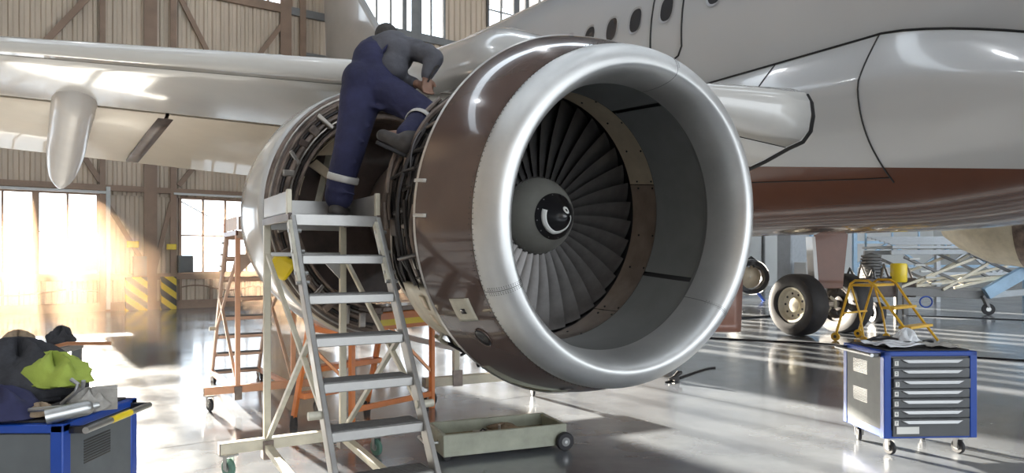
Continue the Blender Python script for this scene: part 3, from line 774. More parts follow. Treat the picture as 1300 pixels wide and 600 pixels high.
# ---- wings
def wing(sign, Lmax, nL=14):
    root = V((2.70, 6.40, CAMZ + 1.55)); d = V((-.998, -.056, .050))
    cd = U2
    if sign > 0:                        # mirror across the airframe plane
        rl = AF.inverted() @ root; rl.x = -rl.x; root = AF @ rl
        dl = AF.to_3x3().inverted() @ d; dl.x = -dl.x; d = AF.to_3x3() @ dl
    return root, d, cd
secf = [(.50, .05), (.30, .03), (.15, .012), (.05, -.010), (.012, -.030), (0, -.058), (.02, -.088), (.08, -.108), (.20, -.118)]
def wing_parts(sign):
    root, d, cd = wing(sign, 13)
    def pt(L, c, h):
        s = 4.3 - 1.37 * L if L < 1.6 else (2.108 - .19 * (L - 1.6) if L < 8 else .89 - .03 * (L - 8)); s = max(s, .5)
        if c > 1.6 and h < 0:
            hb = -.205 * s; return root + d * L + cd * (c * (1.0 - .035 * (L - 7))) + UZ * (hb + (h + .205) * 1.25)
        cs = 1.0 - .035 * (L - 7)
        return root + d * L + cd * (c * cs) + UZ * (h * (s if h < 0 else min(s, 1.2)))
    Ls = [0.] + [.35 + .68 * i for i in range(20)]
    low = [(.20, -.118), (.21, -.122), (.4, -.140), (.7, -.165), (1.1, -.190), (1.6, -.205)]
    def mk(name, sec, m, par, L0=None, **kw):
        LL = [L for L in Ls if L0 is None or L >= L0]
        b = MB(); b.grid(lambda u, v: pt(LL[round(u * (len(LL) - 1))], *sec[round(v * (len(sec) - 1))]), len(LL), len(sec)); return b.build(name, m, par, **kw)
    w = mk('wing', low + [(1.6, -.05), (3.2, 0), (3.2, .02), (1.6, .08), (.5, .05)], 'wingpaint', air, solid=0)
    mk('leading_edge_slat', secf, 'wingpaint', w, solid=.01)
    MB().tube([pt(L, .205, -.120) for L in Ls], .004, 6).build('slat_seam', 'seal', w)
    # flaps hang slightly below the box
    def flap(La, Lb):
        sec = [(1.63, -.215), (1.7, -.235), (2.6, -.28), (4.25, -.37), (4.3, -.36), (4.25, -.345), (2.6, -.12), (1.7, -.10), (1.63, -.215)]
        n = 8; b = MB(); b.grid(lambda u, v: pt(La + (Lb - La) * u, *sec[round(v * 8)]), n, 9)
        return b.build('flap', 'cream', w, label='cream flap along the rear of the wing')
    flap(0, 3.0); flap(3.03, 5.32); flap(5.36, 7.6); flap(7.63, 12.8)
    for L in (5.34,):
        b = MB(); b.grid(lambda u, v: pt(L - .08 + .16 * u, 1.72 + 2.2 * v, -.215 - .16 * v - .015), 2, 6); b.build('flap_gap_shade', 'darkbrown', w, solid=.03)  # dark strip standing in for the shade in the flap gap
    return w, pt
w1, wp1 = wing_parts(-1)
if True:
    w2, wp2 = wing_parts(1)
# dark rubber seal at the wing root
b = MB(); b.tube([wp1(-.02, c, h - .004) for c, h in secf[3:] + [(.4, -.140), (.7, -.165), (1.1, -.190), (1.6, -.205), (2.4, -.25)]], .018, 6); b.build('root_seal', 'seal', w1)
# canoe fairing under the wing, its tail drooping behind the flap
cf = [P(103, 92, 6.9), P(100, 104, 7.02), P(97, 118, 7.2), P(93, 137, 7.55), P(88, 165, 8.05), P(83, 194, 8.55), P(79, 218, 8.95), P(77, 230, 9.15), P(75, 239, 9.3)]
rr = [.01, .12, .195, .205, .20, .195, .15, .085, .008]
fine = []; fr_ = []
for i in range(len(cf) - 1):
    for j in range(6):
        t = j / 6; CR = lambda p0, p1, p2, p3: .5 * ((2 * p1) + (p2 - p0) * t + (2 * p0 - 5 * p1 + 4 * p2 - p3) * t * t + (3 * p1 - p0 - 3 * p2 + p3) * t ** 3)
        ix = [max(i - 1, 0), i, i + 1, min(i + 2, len(cf) - 1)]
        fine.append(CR(*[cf[q_] for q_ in ix])); fr_.append(max(.005, CR(*[rr[q_] for q_ in ix])))
b = MB(); b.tube(fine, fr_, 24, flat=1.15); b.build('flap_track_fairing', 'fairingpaint', w1, label='canoe-shaped fairing hanging under the wing')
# ---- fin and tailplane
def surf(name, pts, th, m='white'):
    b = MB(AF); n = len(pts); c = V((0, 0, 0))
    vs = [V(p) for p in pts]
    nrm = V((1, 0, 0)) if name != 'tailplane' else V((0, 0, 1))
    b.add([v + nrm * th for v in vs] + [v - nrm * th for v in vs], [tuple(range(n)), tuple(range(2 * n - 1, n - 1, -1))] + [(i, n + i, n + (i + 1) % n, (i + 1) % n) for i in range(n)])
    return b.build(name, m, air, bevel=.05)
surf('tail_fin', [(0, 12.6, 5.5), (0, 15.0, 7.5), (0, 18.6, 11.2), (0, 19.45, 11.2), (0, 18.9, 5.4)], .13)

# ---- far main gear
GW = P(1013, 386, 13.5); GW.z = .585
ax = V((math.cos(R(24)), math.sin(R(24)), 0)); ay = V((-ax.y, ax.x, 0))
def wheel(c, par, rim='wheelrim'):
    T = frame4(c, ay, ax, UZ)           # lathe axis = local Y = axle
    prof = [(-.15, .33), (-.19, .36), (-.215, .46), (-.20, .55), (-.15, .58), (-.08, .585), (.08, .585), (.15, .58), (.20, .55), (.215, .46), (.19, .36), (.15, .33)]
    t = MB(T).lathe(prof, 56).build('tyre', 'rubber', par)
    MB(T).lathe([(-.15, .335), (-.17, .335), (-.16, .30), (-.10, .27), (-.09, .15), (-.13, .14), (-.14, .09), (-.15, .0)], 40).build('wheel_rim', rim, t)
    MB(T).lathe([(.15, .335), (.17, .335), (.1, .2), (.1, 0)], 32).build('wheel_rim', 'wheelrim', t)
    b = MB(T)
    for k in range(9): a = 2 * PI * k / 9; b.disc((.215 * math.cos(a), -.098, .215 * math.sin(a)), (0, 1, 0), .022, .01, 10)
    b.build('rim_holes', 'black', t, kind='stuff')
st0 = GW + ax * .6
gear = MB().tube([st0 + UZ * -.05, st0 + UZ * .9], [.10, .13], 20).build('main_landing_gear', 'steel', air)
wheel(GW, air); wheel(GW + ax * 1.16, air, 'dark')
MB().tube([GW, GW + ax * 1.16], .07, 12).build('axle', 'steel', gear)
gd = P(1052, 340, 13.3); b = MB()
dpt = lambda px, py, Y=13.35: P(px, py, Y)
q4 = [dpt(1034, 296), dpt(1077, 296), dpt(1070, 366), dpt(1040, 366)]
b.add([p for p in q4] + [p + V((0, .06, 0)) for p in q4], [(3, 2, 1, 0), (4, 5, 6, 7), (0, 1, 5, 4), (1, 2, 6, 5), (2, 3, 7, 6), (3, 0, 4, 7)])
b.build('gear_door', 'copperbrown', gear, bevel=.01)
q4 = [dpt(1031, 300), dpt(1035, 300), dpt(1040, 366), dpt(1035, 366)]
b = MB(); b.add([p for p in q4] + [p + V((0, .3, 0)) for p in q4], [(3, 2, 1, 0), (4, 5, 6, 7), (0, 1, 5, 4), (1, 2, 6, 5), (2, 3, 7, 6), (3, 0, 4, 7)])
b.build('door_edge', 'white', gear)
b = MB(); rn = random.Random(5)
for k in range(9):
    p = st0 + V((rn.uniform(-.2, .35), rn.uniform(-.2, .1), rn.uniform(-.1, .45))); q = p + V((rn.uniform(-.2, .3), rn.uniform(-.1, .1), rn.uniform(-.35, .3)))
    MB().tube([p, (p + q) / 2 + V((.03, -.04, .03)), q], rn.choice([.02, .03, .015]), 7).build('brake_line', rn.choice(['pipedark', 'pipe', 'boxcream']), gear)
# shock strut brace and belly parts
MB().bar(st0 + UZ * .8, st0 + UZ * 1.9 + ax * .2, .14, .14).build('side_strut', 'steel', gear)
# ---- far engine (its cream rear half hangs below the far wing)
ne = frame4(P(1262, 296, 13.6), U1, U2, UZ)
b = MB(ne); b.lathe([(-2.2, .95), (-1.8, 1.05), (-1.0, 1.06), (-.2, .98), (.6, .72), (1.2, .5)], 40)
def far_eng():
    c0, c1 = P(1202, 286, 13.4), P(1330, 286, 12.2)
    axd = (c1 - c0).normalized(); up = UZ; sd = axd.cross(up)
    T = frame4(c0 + up * .18, sd, axd, up)
    o = MB(T).lathe([(0, .02), (.0, .42), (.25, .62), (.75, .86), (1.3, .93), (2.6, .93)], 40).build('far_engine_nacelle', 'basecream', air, label='cream rear of the far engine')
    MB(T).lathe([(1.28, .935), (1.36, .945), (1.46, .935)], 40).build('cowl_joint', 'ductframe', o)
    MB(T).tube([(0, .02, .1), (-.3, .0, .15), (-.6, .0, .2)], [.2, .14, .05], 14).build('exhaust_cone', 'steel', o)
far_eng()

# ------------------------------------------------------------------ platform steps
def castor(par, x, y, r=.065, rz=0., m='steel', wm='rubber', top=.17, w=.03):
    rot = Matrix.Rotation(rz, 3, 'Z'); c = V((x, y, r))
    f = MB(); 
    f.box((x, y, top - .012), (.09, .09, .012), rot)
    for s in (-1, 1):
        o_ = rot @ V((s * (w / 2 + .012), 0, 0)); f.bar(c + o_ + V((0, 0, -.01)), V((x, y, top - .015)) + o_ * 1.1, .034, .005, up=rot @ V((1, 0, 0)))
    fk = f.build('castor', m, par)
    wh = MB(); axd = rot @ V((1, 0, 0)); wh.tube([c - axd * w / 2, c - axd * w * .3, c + axd * w * .3, c + axd * w / 2], [r * .88, r, r, r * .88], 24); wh.build('castor_wheel', wm, fk)
    MB().disc(c, axd, r * .42, w + .008, 14).build('wheel_hub', m, fk)

def make_platform_steps(name, base_m, label, cat, wood='darkbrown', frame_m='alu', wheel_m='green'):
    r = emp(name, (0, 0, 0), 0, label, cat)
    w, D, H, run = .53, .75, 1.73, 1.13
    # stringers: box channel with stiffening flange
    for x in (0, w):
        b = MB(); b.bar((x, 0, H - .03), (x, -run, .02), .03, .085, up=(0, 1, 0)); b.build('stringer', frame_m, r, bevel=.006)
        # telescopic sleeve and bolts
        k = .235; p = V((x, -run * k, H * (1 - k))); q = V((x, -run * .03, H * .97))
        s_ = MB(); s_.bar(q + V((-.012, 0, 0)), p + V((-.012, 0, 0)), .042, .05, up=(0, 1, 0)); sl_ = s_.build('sleeve', 'boxcream' if frame_m == 'alu' else frame_m, r, bevel=.004)
        for t_ in (.15, .5, .85, 1.0):
            c_ = q + (p - q) * t_; MB().disc(c_, (1, 0, 0), .012, .075, 8).build('bolt', 'steel', r)
    zs = [H - .265 - .225 * i for i in range(7)]
    for z in zs:
        y = -run * (H - z) / H
        b = MB(); b.box((w / 2, y + .06, z), (w - .03, .17, .028)); b.box((w / 2, y - .022, z - .012), (w - .03, .012, .050))
        o = b.build('step', frame_m, r, bevel=.004)
        b = MB()
        for i in range(9): b.box((w / 2, y - .012 + .018 * i, z + .0165), (w - .05, .007, .005))
        b.build('tread_ribs', 'tread', o)
    # platform deck and toe boards
    b = MB(); b.box((w / 2, D / 2, H - .012), (w + .02, D, .024)); b.box((w / 2, .0, H - .035), (w + .03, .02, .07)); b.box((w / 2, D, H - .035), (w + .03, .02, .07))
    b.build('deck', frame_m, r, bevel=.004)
    for x in (-.012, w + .012): 
        b = MB(); b.box((x, D / 2, H - .02), (.022, D + .03, .05)); b.build('deck_edge', wood, r, bevel=.004, label='reddish brown edge strip')
        b = MB(); b.box((x, D / 2 + .02, H + .075), (.006, D - .03, .13)); b.build('toe_board', frame_m, r, bevel=.002)
        b = MB(); b.box((x, .025, H + .072), (.03, .035, .15)); b.build('toe_board_post', base_m if frame_m != 'alu' else 'basecream', r, bevel=.004)
    b = MB(); b.box((w / 2, D, H + .075), (w, .006, .13)); b.build('toe_board', frame_m, r, bevel=.002)
    # rear posts, rails, gussets, braces
    for x in (0, w):
        b = MB(); b.bar((x, D - .02, .17), (x, D - .02, H - .03), .045, .045); b.build('rear_post', 'basecream' if frame_m == 'alu' else 'peach', r, bevel=.005)
        b = MB(); b.box((x, D - .03, .155), (.07, .10, .13)); b.build('post_bracket', 'ductframe', r, bevel=.004)
        b = MB(); b.bar((x, D - .05, .22), (x, -run * .40, H * .60), .03, .03); b.build('side_brace', 'boxcream' if frame_m == 'alu' else frame_m, r, bevel=.004)
        b = MB(); b.bar((x, D - .05, H - .25), (x, -.705, .65), .028, .028); b.build('upper_brace', 'basecream' if frame_m == 'alu' else frame_m, r, bevel=.004)
        b = MB(); b.bar((x, D - .02, .17), (x, -run + .05, .10), .05, .05); b.build('base_rail', base_m, r, bevel=.005)
    b = MB(); b.bar((0, D - .02, H - .24), (w, D - .02, H - .24), .03, .03); b.build('cross_rail', frame_m, r, bevel=.004)
    b = MB(); b.add([(w - .02, D - .03, H - .25), (w - .18, D - .03, H - .25), (w - .02, D - .03, H - .42), (w - .02, D - .01, H - .25), (w - .18, D - .01, H - .25), (w - .02, D - .01, H - .42)], [(0, 1, 2), (5, 4, 3), (0, 3, 4, 1), (1, 4, 5, 2), (2, 5, 3, 0)]); b.build('gusset', frame_m, r)
    b = MB(); b.box((w / 2, D - .03, .195), (w + .62, .07, .075)); b.build('base_beam', base_m, r, bevel=.006)
    for s, x in ((-1, -.31), (1, w + .31)):
        b = MB(); b.box((x - s * .002, D - .03, .195), (.008, .072, .077)); b.build('end_cap', 'ductframe', r)
    castor(r, -.25, D - .03, .062, .5, 'steel', wheel_m, .158); castor(r, w + .25, D - .03, .062, .3, 'steel', wheel_m, .158)
    castor(r, 0, -run + .25, .045, 0, 'steel', 'rubber', .10); castor(r, w, -run + .25, .045, 0, 'steel', 'rubber', .10)
    for x in (-.03, w + .03):
        b = MB(); b.tube([(x - .05, -run * .62, H * .38), (x + .05, -run * .62, H * .38)], .022, 10); b.build('clamp_knob', 'boxcream', r)
    return r
RZ = R(30.2)
ps = make_platform_steps('platform_steps', 'basecream', 'tall aluminium platform steps that the mechanic stands on', 'ladder')
place(ps, (-1.32, 4.25, 0), RZ)
ps2 = make_platform_steps('platform_steps', 'peach', 'tall platform steps on a peach-orange base in front of the small bright window', 'ladder', wood='copperbrown', frame_m='peachalu' if 'peachalu' in M else 'alu', wheel_m='rubber')
place(ps2, (-2.58, 7.80, 0), RZ + PI)

# yellow cloth-like bag hanging inside the main steps
q = P(357, 338, 5.35)
b = MB(); b.box(q, (.17, .10, .17), Matrix.Rotation(.6, 3, 'Y') @ Matrix.Rotation(.4, 3, 'Z')); b.build('tool_pouch', 'yellowplastic', None, bevel=.03, label='bright yellow tool pouch hanging behind the aluminium steps', cat='pouch')

# ------------------------------------------------------------------ orange steps stand
def make_orange():
    F0 = V((-1.91, 6.2, 0)); rz = math.atan2(.78, .62)
    r = emp('step_stand', (0, 0, 0), 0, 'low orange three-step stand with a yellow-striped deck under the engine', 'step stand')
    Wd = .82
    for x in (0, Wd):
        b = MB(); b.bar((x, 0, .07), (x, -.24, .93), .035, .05); b.build('stringer', 'orange', r, bevel=.005)
        b = MB(); b.tube([(x, .0, 0), (x, .0, .09)], [.036, .028], 14); b.build('rubber_foot', 'rubber', r)
    for z in (.27, .50, .72):
        y = -.24 * (z - .07) / .86
        b = MB(); b.box((Wd / 2, y - .04, z), (Wd, .12, .05)); b.build('step', 'orange', r, bevel=.006)
    for x in (.30, 1.28):
        b = MB(); b.bar((x, -.42, .0), (x, -.42, .93), .045, .045); b.build('post', 'orange', r, bevel=.005)
    b = MB(); b.bar((.30, -.42, .14), (1.28, -.42, .14), .03, .05); b.build('lower_rail', 'orange', r, bevel=.005)
    b = MB(); b.bar((0.02, -.2, .72), (.30, -.42, .35), .03, .03); b.build('brace', 'copper', r, bevel=.005)
    b = MB(); b.bar((Wd, -.2, .90), (1.28, -.42, .35), .03, .03); b.build('brace', 'copper', r, bevel=.005)
    b = MB(); b.box((.72, -.30, .90), (1.30, .42, .16)); dk = b.build('deck', 'orange', r, bevel=.012)
    b = MB(); b.box((.72, -.512, .885), (1.28, .004, .055)); b.build('stripe', 'yellowplastic', dk, label='yellow stripe')
    b = MB(); b.box((.72, -.30, 1.0), (1.2, .36, .05)); b.build('deck_mat', 'ductframe', dk, bevel=.01)
    place(r, F0, rz)
    return r
make_orange()

# ------------------------------------------------------------------ trestle with castors behind the nacelle foot
def make_trestle():
    r = emp('castor_trestle', (0, 0, 0), 0, 'castor-mounted trestle beam seen under the open rear of the engine', 'trestle')
    b = MB(); b.box((.55, 0, .235), (1.35, .09, .09)); b.build('beam', 'basecream', r, bevel=.006)
    b = MB(); b.box((-.12, 0, .235), (.01, .094, .094)); b.build('end_cap', 'ductframe', r)
    b = MB(); b.bar((.22, 0, .2), (.22, 0, 1.1), .06, .06); b.build('post', 'basecream', r, bevel=.005)
    b = MB(); b.box((.22, -.05, .26), (.10, .02, .16)); b.build('post_bracket', 'ductframe', r)
    b = MB(); b.bar((.22, 0, .55), (-.9, .5, .85), .07, .05); b.build('stay', 'white', r, bevel=.005)
    castor(r, -.05, 0, .075, .6, 'steel', 'rubber', .19); castor(r, 1.1, 0, .075, -.3, 'steel', 'rubber', .19)
    p = G(514, 550); place(r, (p.x + .02, p.y, 0), R(26))
make_trestle()

# ------------------------------------------------------------------ dolly tray
def make_dolly():
    r = emp('tray_dolly', (0, 0, 0), 0, 'low grey-green tray dolly with black wheels on the floor below the intake', 'dolly')
    L, Dp, h = .98, .44, .16; z0 = .035; t = .03
    for nm, c, d in [('side_wall', (L / 2, t / 2, z0 + h / 2), (L, t, h)), ('side_wall', (L / 2, Dp - t / 2, z0 + h / 2), (L, t, h)), ('end_wall', (t / 2, Dp / 2, z0 + h / 2), (t, Dp - 2 * t, h)), ('end_wall', (L - t / 2, Dp / 2, z0 + h / 2), (t, Dp - 2 * t, h))]:
        b = MB(); b.box(c, d); b.build(nm, 'dollygrey', r, bevel=.006)
    b = MB(); b.box((L / 2, Dp / 2, z0 + .06), (L - .06, Dp - .06, .02)); b.build('tray_floor', 'traywood', r)
    for y in (-.028, Dp + .028):
        b = MB(); b.tube([(L - .03, y - .02, .07), (L - .03, y - .012, .07), (L - .03, y + .012, .07), (L - .03, y + .02, .07)], [.062, .07, .07, .062], 28); w = b.build('wheel', 'rubber', r)
        MB().disc((L - .03, y, .07), (0, 1, 0), .034, .045, 18).build('wheel_hub', 'greyframe', w)
        MB().disc((L - .03, y, .07), (0, 1, 0), .012, .055, 10).build('hub_cap', 'steel', w)
    for y in (.05, Dp - .05):
        MB().disc((.04, y, .026), (0, 1, 0), .026, .03, 16).build('castor_wheel', 'rubber', r)
    rn = random.Random(4)
    b = MB(); b.tube([(-.01, .1, .12), (-.10, .12, .12), (-.10, .32, .12), (-.01, .34, .12)], .012, 8); b.build('pull_handle', 'steel', r)
    place(r, (-.49, 5.07, 0), math.atan2(.36, .90))
    T = Matrix.Translation(V((-.49, 5.07, 0))) @ Matrix.Rotation(math.atan2(.36, .90), 4, 'Z')
    kinds = [('wooden_slat', 'traywood', (.30, .06, .025), .15, .16, .2, 'dusty wooden slat lying in the left end of the tray dolly'), ('metal_bracket', 'pipe', (.22, .05, .03), .42, .25, -.4, 'bare metal bracket in the middle of the tray dolly'), ('wooden_slat', 'traywood', (.36, .05, .03), .66, .20, .15, 'dusty wooden slat lying in the right half of the tray dolly'), ('steel_clamp', 'pipedark', (.15, .07, .05), .35, .12, .9, 'small dark clamp near the front side of the tray dolly')]
    for nm, m, d, x, y, a, lb in kinds:
        b = MB(T); b.box((x, y, z0 + .07 + d[2] / 2 + .002), d, Matrix.Rotation(a, 3, 'Z'))
        if 'clamp' in nm: b.tube([(x - .05, y, .15), (x, y + .03, .18), (x + .05, y, .15)], .008, 6)
        if 'bracket' in nm: b.box((x + .09, y - .03, z0 + .11), (.02, .05, .07), Matrix.Rotation(a, 3, 'Z'))
        b.build(nm, m, None, bevel=.004, label=lb, cat=nm.split('_')[1])
    crumple('rag', 'ragtan', T @ V((.58, .30, z0 + .075)), (.12, .07, .05), 8, label='tan rag bunched at the back of the tray dolly', cat='rag')
make_dolly()

# ------------------------------------------------------------------ tool trolleys
def make_cabinet(label, n=7, labels=True):
    """front at y=0 facing -y, width x 0..W, depth y, top with a rim"""
    Wc, Dc, H, zb = .71, .58, .775, .135
    r = emp('tool_trolley', (0, 0, 0), 0, label, 'tool trolley')
    fr_w = .055
    b = MB(); b.box((Wc / 2, Dc / 2, (H + zb) / 2), (Wc - .03, Dc - .03, H - zb - .04)); b.build('carcass', 'drawer', r)
    for x in (fr_w / 2, Wc - fr_w / 2):
        for y in (fr_w / 2, Dc - fr_w / 2):
            b = MB(); b.box((x, y, (H + zb) / 2), (fr_w, fr_w, H - zb)); b.build('corner_post', 'blue', r, bevel=.006)
    for y in (fr_w / 2, Dc - fr_w / 2):
        b = MB(); b.box((Wc / 2, y, zb + .03), (Wc - .06, fr_w - .01, .06)); b.build('bottom_rail', 'blue', r, bevel=.004)
        b = MB(); b.box((Wc / 2, y, H - .018), (Wc, fr_w, .036)); b.build('top_rail', 'blue', r, bevel=.006)
    for x in (fr_w / 2, Wc - fr_w / 2):
        b = MB(); b.box((x, Dc / 2, zb + .03), (fr_w - .01, Dc - .06, .06)); b.build('bottom_rail', 'blue', r, bevel=.004)
        b = MB(); b.box((x, Dc / 2, H - .018), (fr_w, Dc - .05, .036)); b.build('top_rail', 'blue', r, bevel=.006)
    for x in (.008, Wc - .008):
        b = MB(); b.box((x, Dc / 2, (H + zb) / 2 + .01), (.008, Dc - .1, H - zb - .1)); p_ = b.build('side_panel', 'panelgrey', r)
        b = MB()
        for q_ in range(9):
            for s_ in (0, 1):
                b.box((x + (-.005 if x < .1 else .005), Dc / 2 + .05 - .01, zb + .22 + .012 * q_ + .22 * s_), (.003, .2, .005))
        b.build('vent_slots', 'black', p_, kind='stuff')
    b = MB(); b.box((Wc / 2, Dc - .006, (H + zb) / 2 + .01), (Wc - .1, .008, H - zb - .1)); b.build('back_panel', 'panelgrey', r)
    # rubber top tray
    b = MB(); b.box((Wc / 2, Dc / 2, H + .004), (Wc - .07, Dc - .07, .010)); b.build('top_mat', 'rubber', r, bevel=.004)
    # drawers
    hs = [.072, .072, .072, .066, .072, .068, .135]; z = H - .045
    for i, h in enumerate(hs):
        zc = z - h / 2; z -= h + .004
        x0, x1 = fr_w + .008, Wc - fr_w - .008
        b = MB(); b.box(((x0 + x1) / 2, .004 - (.012 if i == 2 else 0), zc), (x1 - x0, .022, h - .003)); d = b.build('drawer', 'drawer', r, bevel=.003)
        yz = -.010 - (.012 if i == 2 else 0)
        b = MB(); zt = z + h + .004 - .012
        L = x1 - x0
        vs = [(x0 + L * .10, yz - .014, zt), (x0 + L * .90, yz - .014, zt), (x0 + L * .82, yz - .022, zt - .024), (x0 + L * .18, yz - .022, zt - .024)]
        vs2 = [(a_, yz + .004, c_) for a_, _, c_ in vs]
        b.add(vs + vs2, [(3, 2, 1, 0), (4, 5, 6, 7), (0, 1, 5, 4), (1, 2, 6, 5), (2, 3, 7, 6), (3, 0, 4, 7)]); hd = b.build('handle', 'handle', d, bevel=.002)
        for xx in (.30, .70): MB().disc((x0 + L * xx, yz - .02, zt - .012), (0, 1, 0), .005, .006, 8).build('rivet', 'black', d) if False else None
        if labels:
            b = MB(); b.box((x0 + .024, yz - .002, zc - .003 if i < 6 else zt - .02), (.030, .002, .036)); b.build('number_plate', 'paper', d)
            T = frame4(V((x0 + .024, yz - .0035, zc - .003 if i < 6 else zt - .02)), V((1, 0, 0)), V((0, 0, 1)), V((0, -1, 0)))
            text_mb(str(i + 1), .030, T).build('numeral', 'ink', d)
            if i == 6:
                b = MB(); b.box((x0 + .11, yz - .002, zc - .018), (.17, .002, .052)); b.build('blank_label', 'paper', d)
    # side push handle on the -x side
    b = MB(); b.tube([(-.075, .03, H - .03), (-.075, Dc - .03, H - .03)], .014, 12)
    hb = b.build('push_bar', 'steel', r)
    b = MB(); b.tube([(-.075, Dc * .35, H - .03), (-.075, Dc * .62, H - .03)], .0155, 12); b.build('bar_label', 'yellowplastic' if not labels else 'steel', hb)
    for y in (.05, Dc - .05):
        b = MB(); b.box((-.035, y, H - .03), (.08, .022, .03)); b.build('bar_bracket', 'black', r, bevel=.004)
    for x in (.09, Wc - .09):
        for y in (.08, Dc - .08): castor(r, x, y, .052, .25 if y < .3 else -.4, 'handle', 'rubber', zb, .03)
    return r
tc1 = make_cabinet('blue tool trolley with seven numbered grey drawers standing on the right')
TC1 = (2.735, 5.21, 0); place(tc1, TC1, R(3))
tc2 = make_cabinet('blue tool trolley heaped with clothes and tools in the lower left corner', labels=False)
TC2 = (-1.87 , 2.955, 0)
# turned so that its drawers look right, push bar towards the camera-right end
place(tc2, (-1.85, 3.50, 0), R(180))
for ch in tc2.children:
    pass
# things on the right trolley
T1 = Matrix.Translation(V(TC1)) @ Matrix.Rotation(R(3), 4, 'Z')
ZT = .786
def sheet(name, m, c, sx, sy, rz, seed, T, label, cat, amp=.012, th=.0015):
    rn = random.Random(seed); ph = [rn.uniform(0, 6) for _ in range(4)]
    def f(u, v):
        x, y = (u - .5) * sx, (v - .5) * sy
        z = amp * (1 + math.sin(9 * u + ph[0]) * math.cos(7 * v + ph[1])) + amp * .6 * (1 + math.sin(15 * v + ph[2] + 3 * u))
        return T @ (V(c) + Matrix.Rotation(rz, 3, 'Z') @ V((x, y, z)))
    b = MB(); b.grid(f, 18, 18); return b.build(name, m, None, solid=th, label=label, cat=cat, ang=60)
sheet('plastic_sheet', 'plasticfilm', (.22, .25, ZT), .34, .32, .2, 1, T1, 'crumpled clear film on the left half of the numbered trolley top', 'plastic sheet', .012)
sheet('paper_sheet', 'raggrey', (.55, .20, ZT), .22, .28, -.2, 2, T1, 'grey cloth lying flat on the right half of the numbered trolley top', 'cloth', .008)
b = MB(T1); b.tube([(.56, .40, ZT + .014), (.61, .43, ZT + .016), (.66, .43, ZT + .014)], .012, 8); b.build('screwdriver', 'black', label='short black-handled tool at the rear right of the numbered trolley top', cat='screwdriver')
b = MB(T1); b.tube([(.14, .46, ZT + .02), (.22, .50, ZT + .035), (.32, .49, ZT + .04), (.38, .44, ZT + .02)], .014, 8); b.tube([(.16, .47, ZT + .02), (.26, .43, ZT + .03), (.37, .45, ZT + .02)], .009, 8); b.build('coiled_cable', 'black', label='black cable coil at the rear left of the numbered trolley top', cat='cable')
crumple('plastic_bag', 'plasticfilm', T1 @ V((.45, .45, ZT)), (.08, .08, .09), 5, label='bunched clear plastic bag at the rear middle of the numbered trolley top', cat='bag', amp=.4)
# things on the left trolley: world positions
def L2(px, py, Y, z=ZT): return V(((px - 650) / F * Y, Y, z))
crumple('jacket', 'blackcloth', L2(22, 0, 3.25), (.30, .20, .26), 3, label='black work jacket heaped on the corner trolley', cat='jacket', amp=.22)
crumple('hi_vis_vest', 'hivis', L2(66, 0, 3.22, ZT + .09), (.20, .12, .13), 6, label='lime green hi-vis vest draped over the black jacket', cat='vest', amp=.3, rz=-.5)
crumple('work_trousers', 'navy', L2(-8, 0, 3.0, ZT - .02), (.20, .12, .13), 9, label='dark blue garment hanging at the left edge of the corner trolley', cat='garment', amp=.25)
crumple('rag', 'raggrey', L2(112, 0, 3.12), (.085, .065, .085), 12, label='grey rag bundle behind the spray can on the corner trolley', cat='rag', amp=.3)
crumple('rag', 'ragtan', L2(50, 0, 3.02), (.07, .05, .05), 14, label='small tan rag in front of the vest on the corner trolley', cat='rag', amp=.3)
b = MB(); p = L2(92, 0, 2.98, ZT + .034); d = V((.16, .10, .03)); b.tube([p - d * .5, p + d * .28, p + d * .36, p + d * .4, p + d * .52], [.032, .032, .026, .014, .012], 18); b.build('spray_can', 'steel', label='silver aerosol can lying at the front of the corner trolley', cat='spray can')
b = MB(); p = L2(55, 0, 2.97, ZT + .03); b.tube([p - V((.16, 0, 0)), p + V((.10, .02, .02))], .010, 8); b.ball(p + V((.12, .02, .02)), .022, 6, (1, 1, .5)); b.build('ratchet', 'steel', label='steel ratchet handle lying left of the aerosol can', cat='ratchet')
b = MB(); p = L2(96, 0, 3.05, ZT + .10); b.tube([p - V((.06, 0, .05)), p], .010, 8); b.tube([p, p + V((.03, 0, .02)), p + V((.04, -.01, .05))], .009, 8); b.tube([p, p + V((.01, 0, .035)), p + V((-.02, 0, .055))], .009, 8); b.build('spanner', 'handle', label='open-ended spanner standing up from the heap of rags', cat='spanner')
b = MB(); b.box(L2(133, 0, 3.15, ZT + .055), (.10, .03, .11), Matrix.Rotation(.5, 3, 'Z') @ Matrix.Rotation(.35, 3, 'X')); b.build('notepad', 'raggrey', bevel=.003, label='pale grey pad leaning at the right end of the corner trolley', cat='notepad')

# ------------------------------------------------------------------ small stand with rags, far left
def make_stand():
    r = emp('metal_stand', (0, 0, 0), 0, 'small grey metal stand piled with dirty rags behind the corner trolley', 'stand')
    b = MB(); b.box((0, 0, .76), (1.0, .45, .05)); b.build('table_top', 'greyframe', r, bevel=.005)
    for x in (-.46, .46):
        for y in (-.19, .19):
            b = MB(); b.box((x, y, .37), (.06, .06, .74)); b.build('leg', 'panelgrey', r, bevel=.004)
    b = MB(); b.box((0, .19, .25), (.9, .03, .04)); b.build('stretcher', 'panelgrey', r)
    place(r, (-3.93, 5.45, 0), R(8))
make_stand()
crumple('rag', 'ragtan', (-3.73, 5.35, .785), (.12, .12, .11), 21, label='brown rag pile on the right end of the metal stand', cat='rag', amp=.3)
crumple('rag', 'blackcloth', (-3.50, 5.50, .785), (.09, .10, .12), 22, label='blackened rag heap behind the brown one on the metal stand', cat='rag', amp=.35)
crumple('rag', 'raggrey', (-4.0, 5.32, .785), (.11, .10, .08), 23, label='light grey rag at the left of the metal stand', cat='rag', amp=.3)
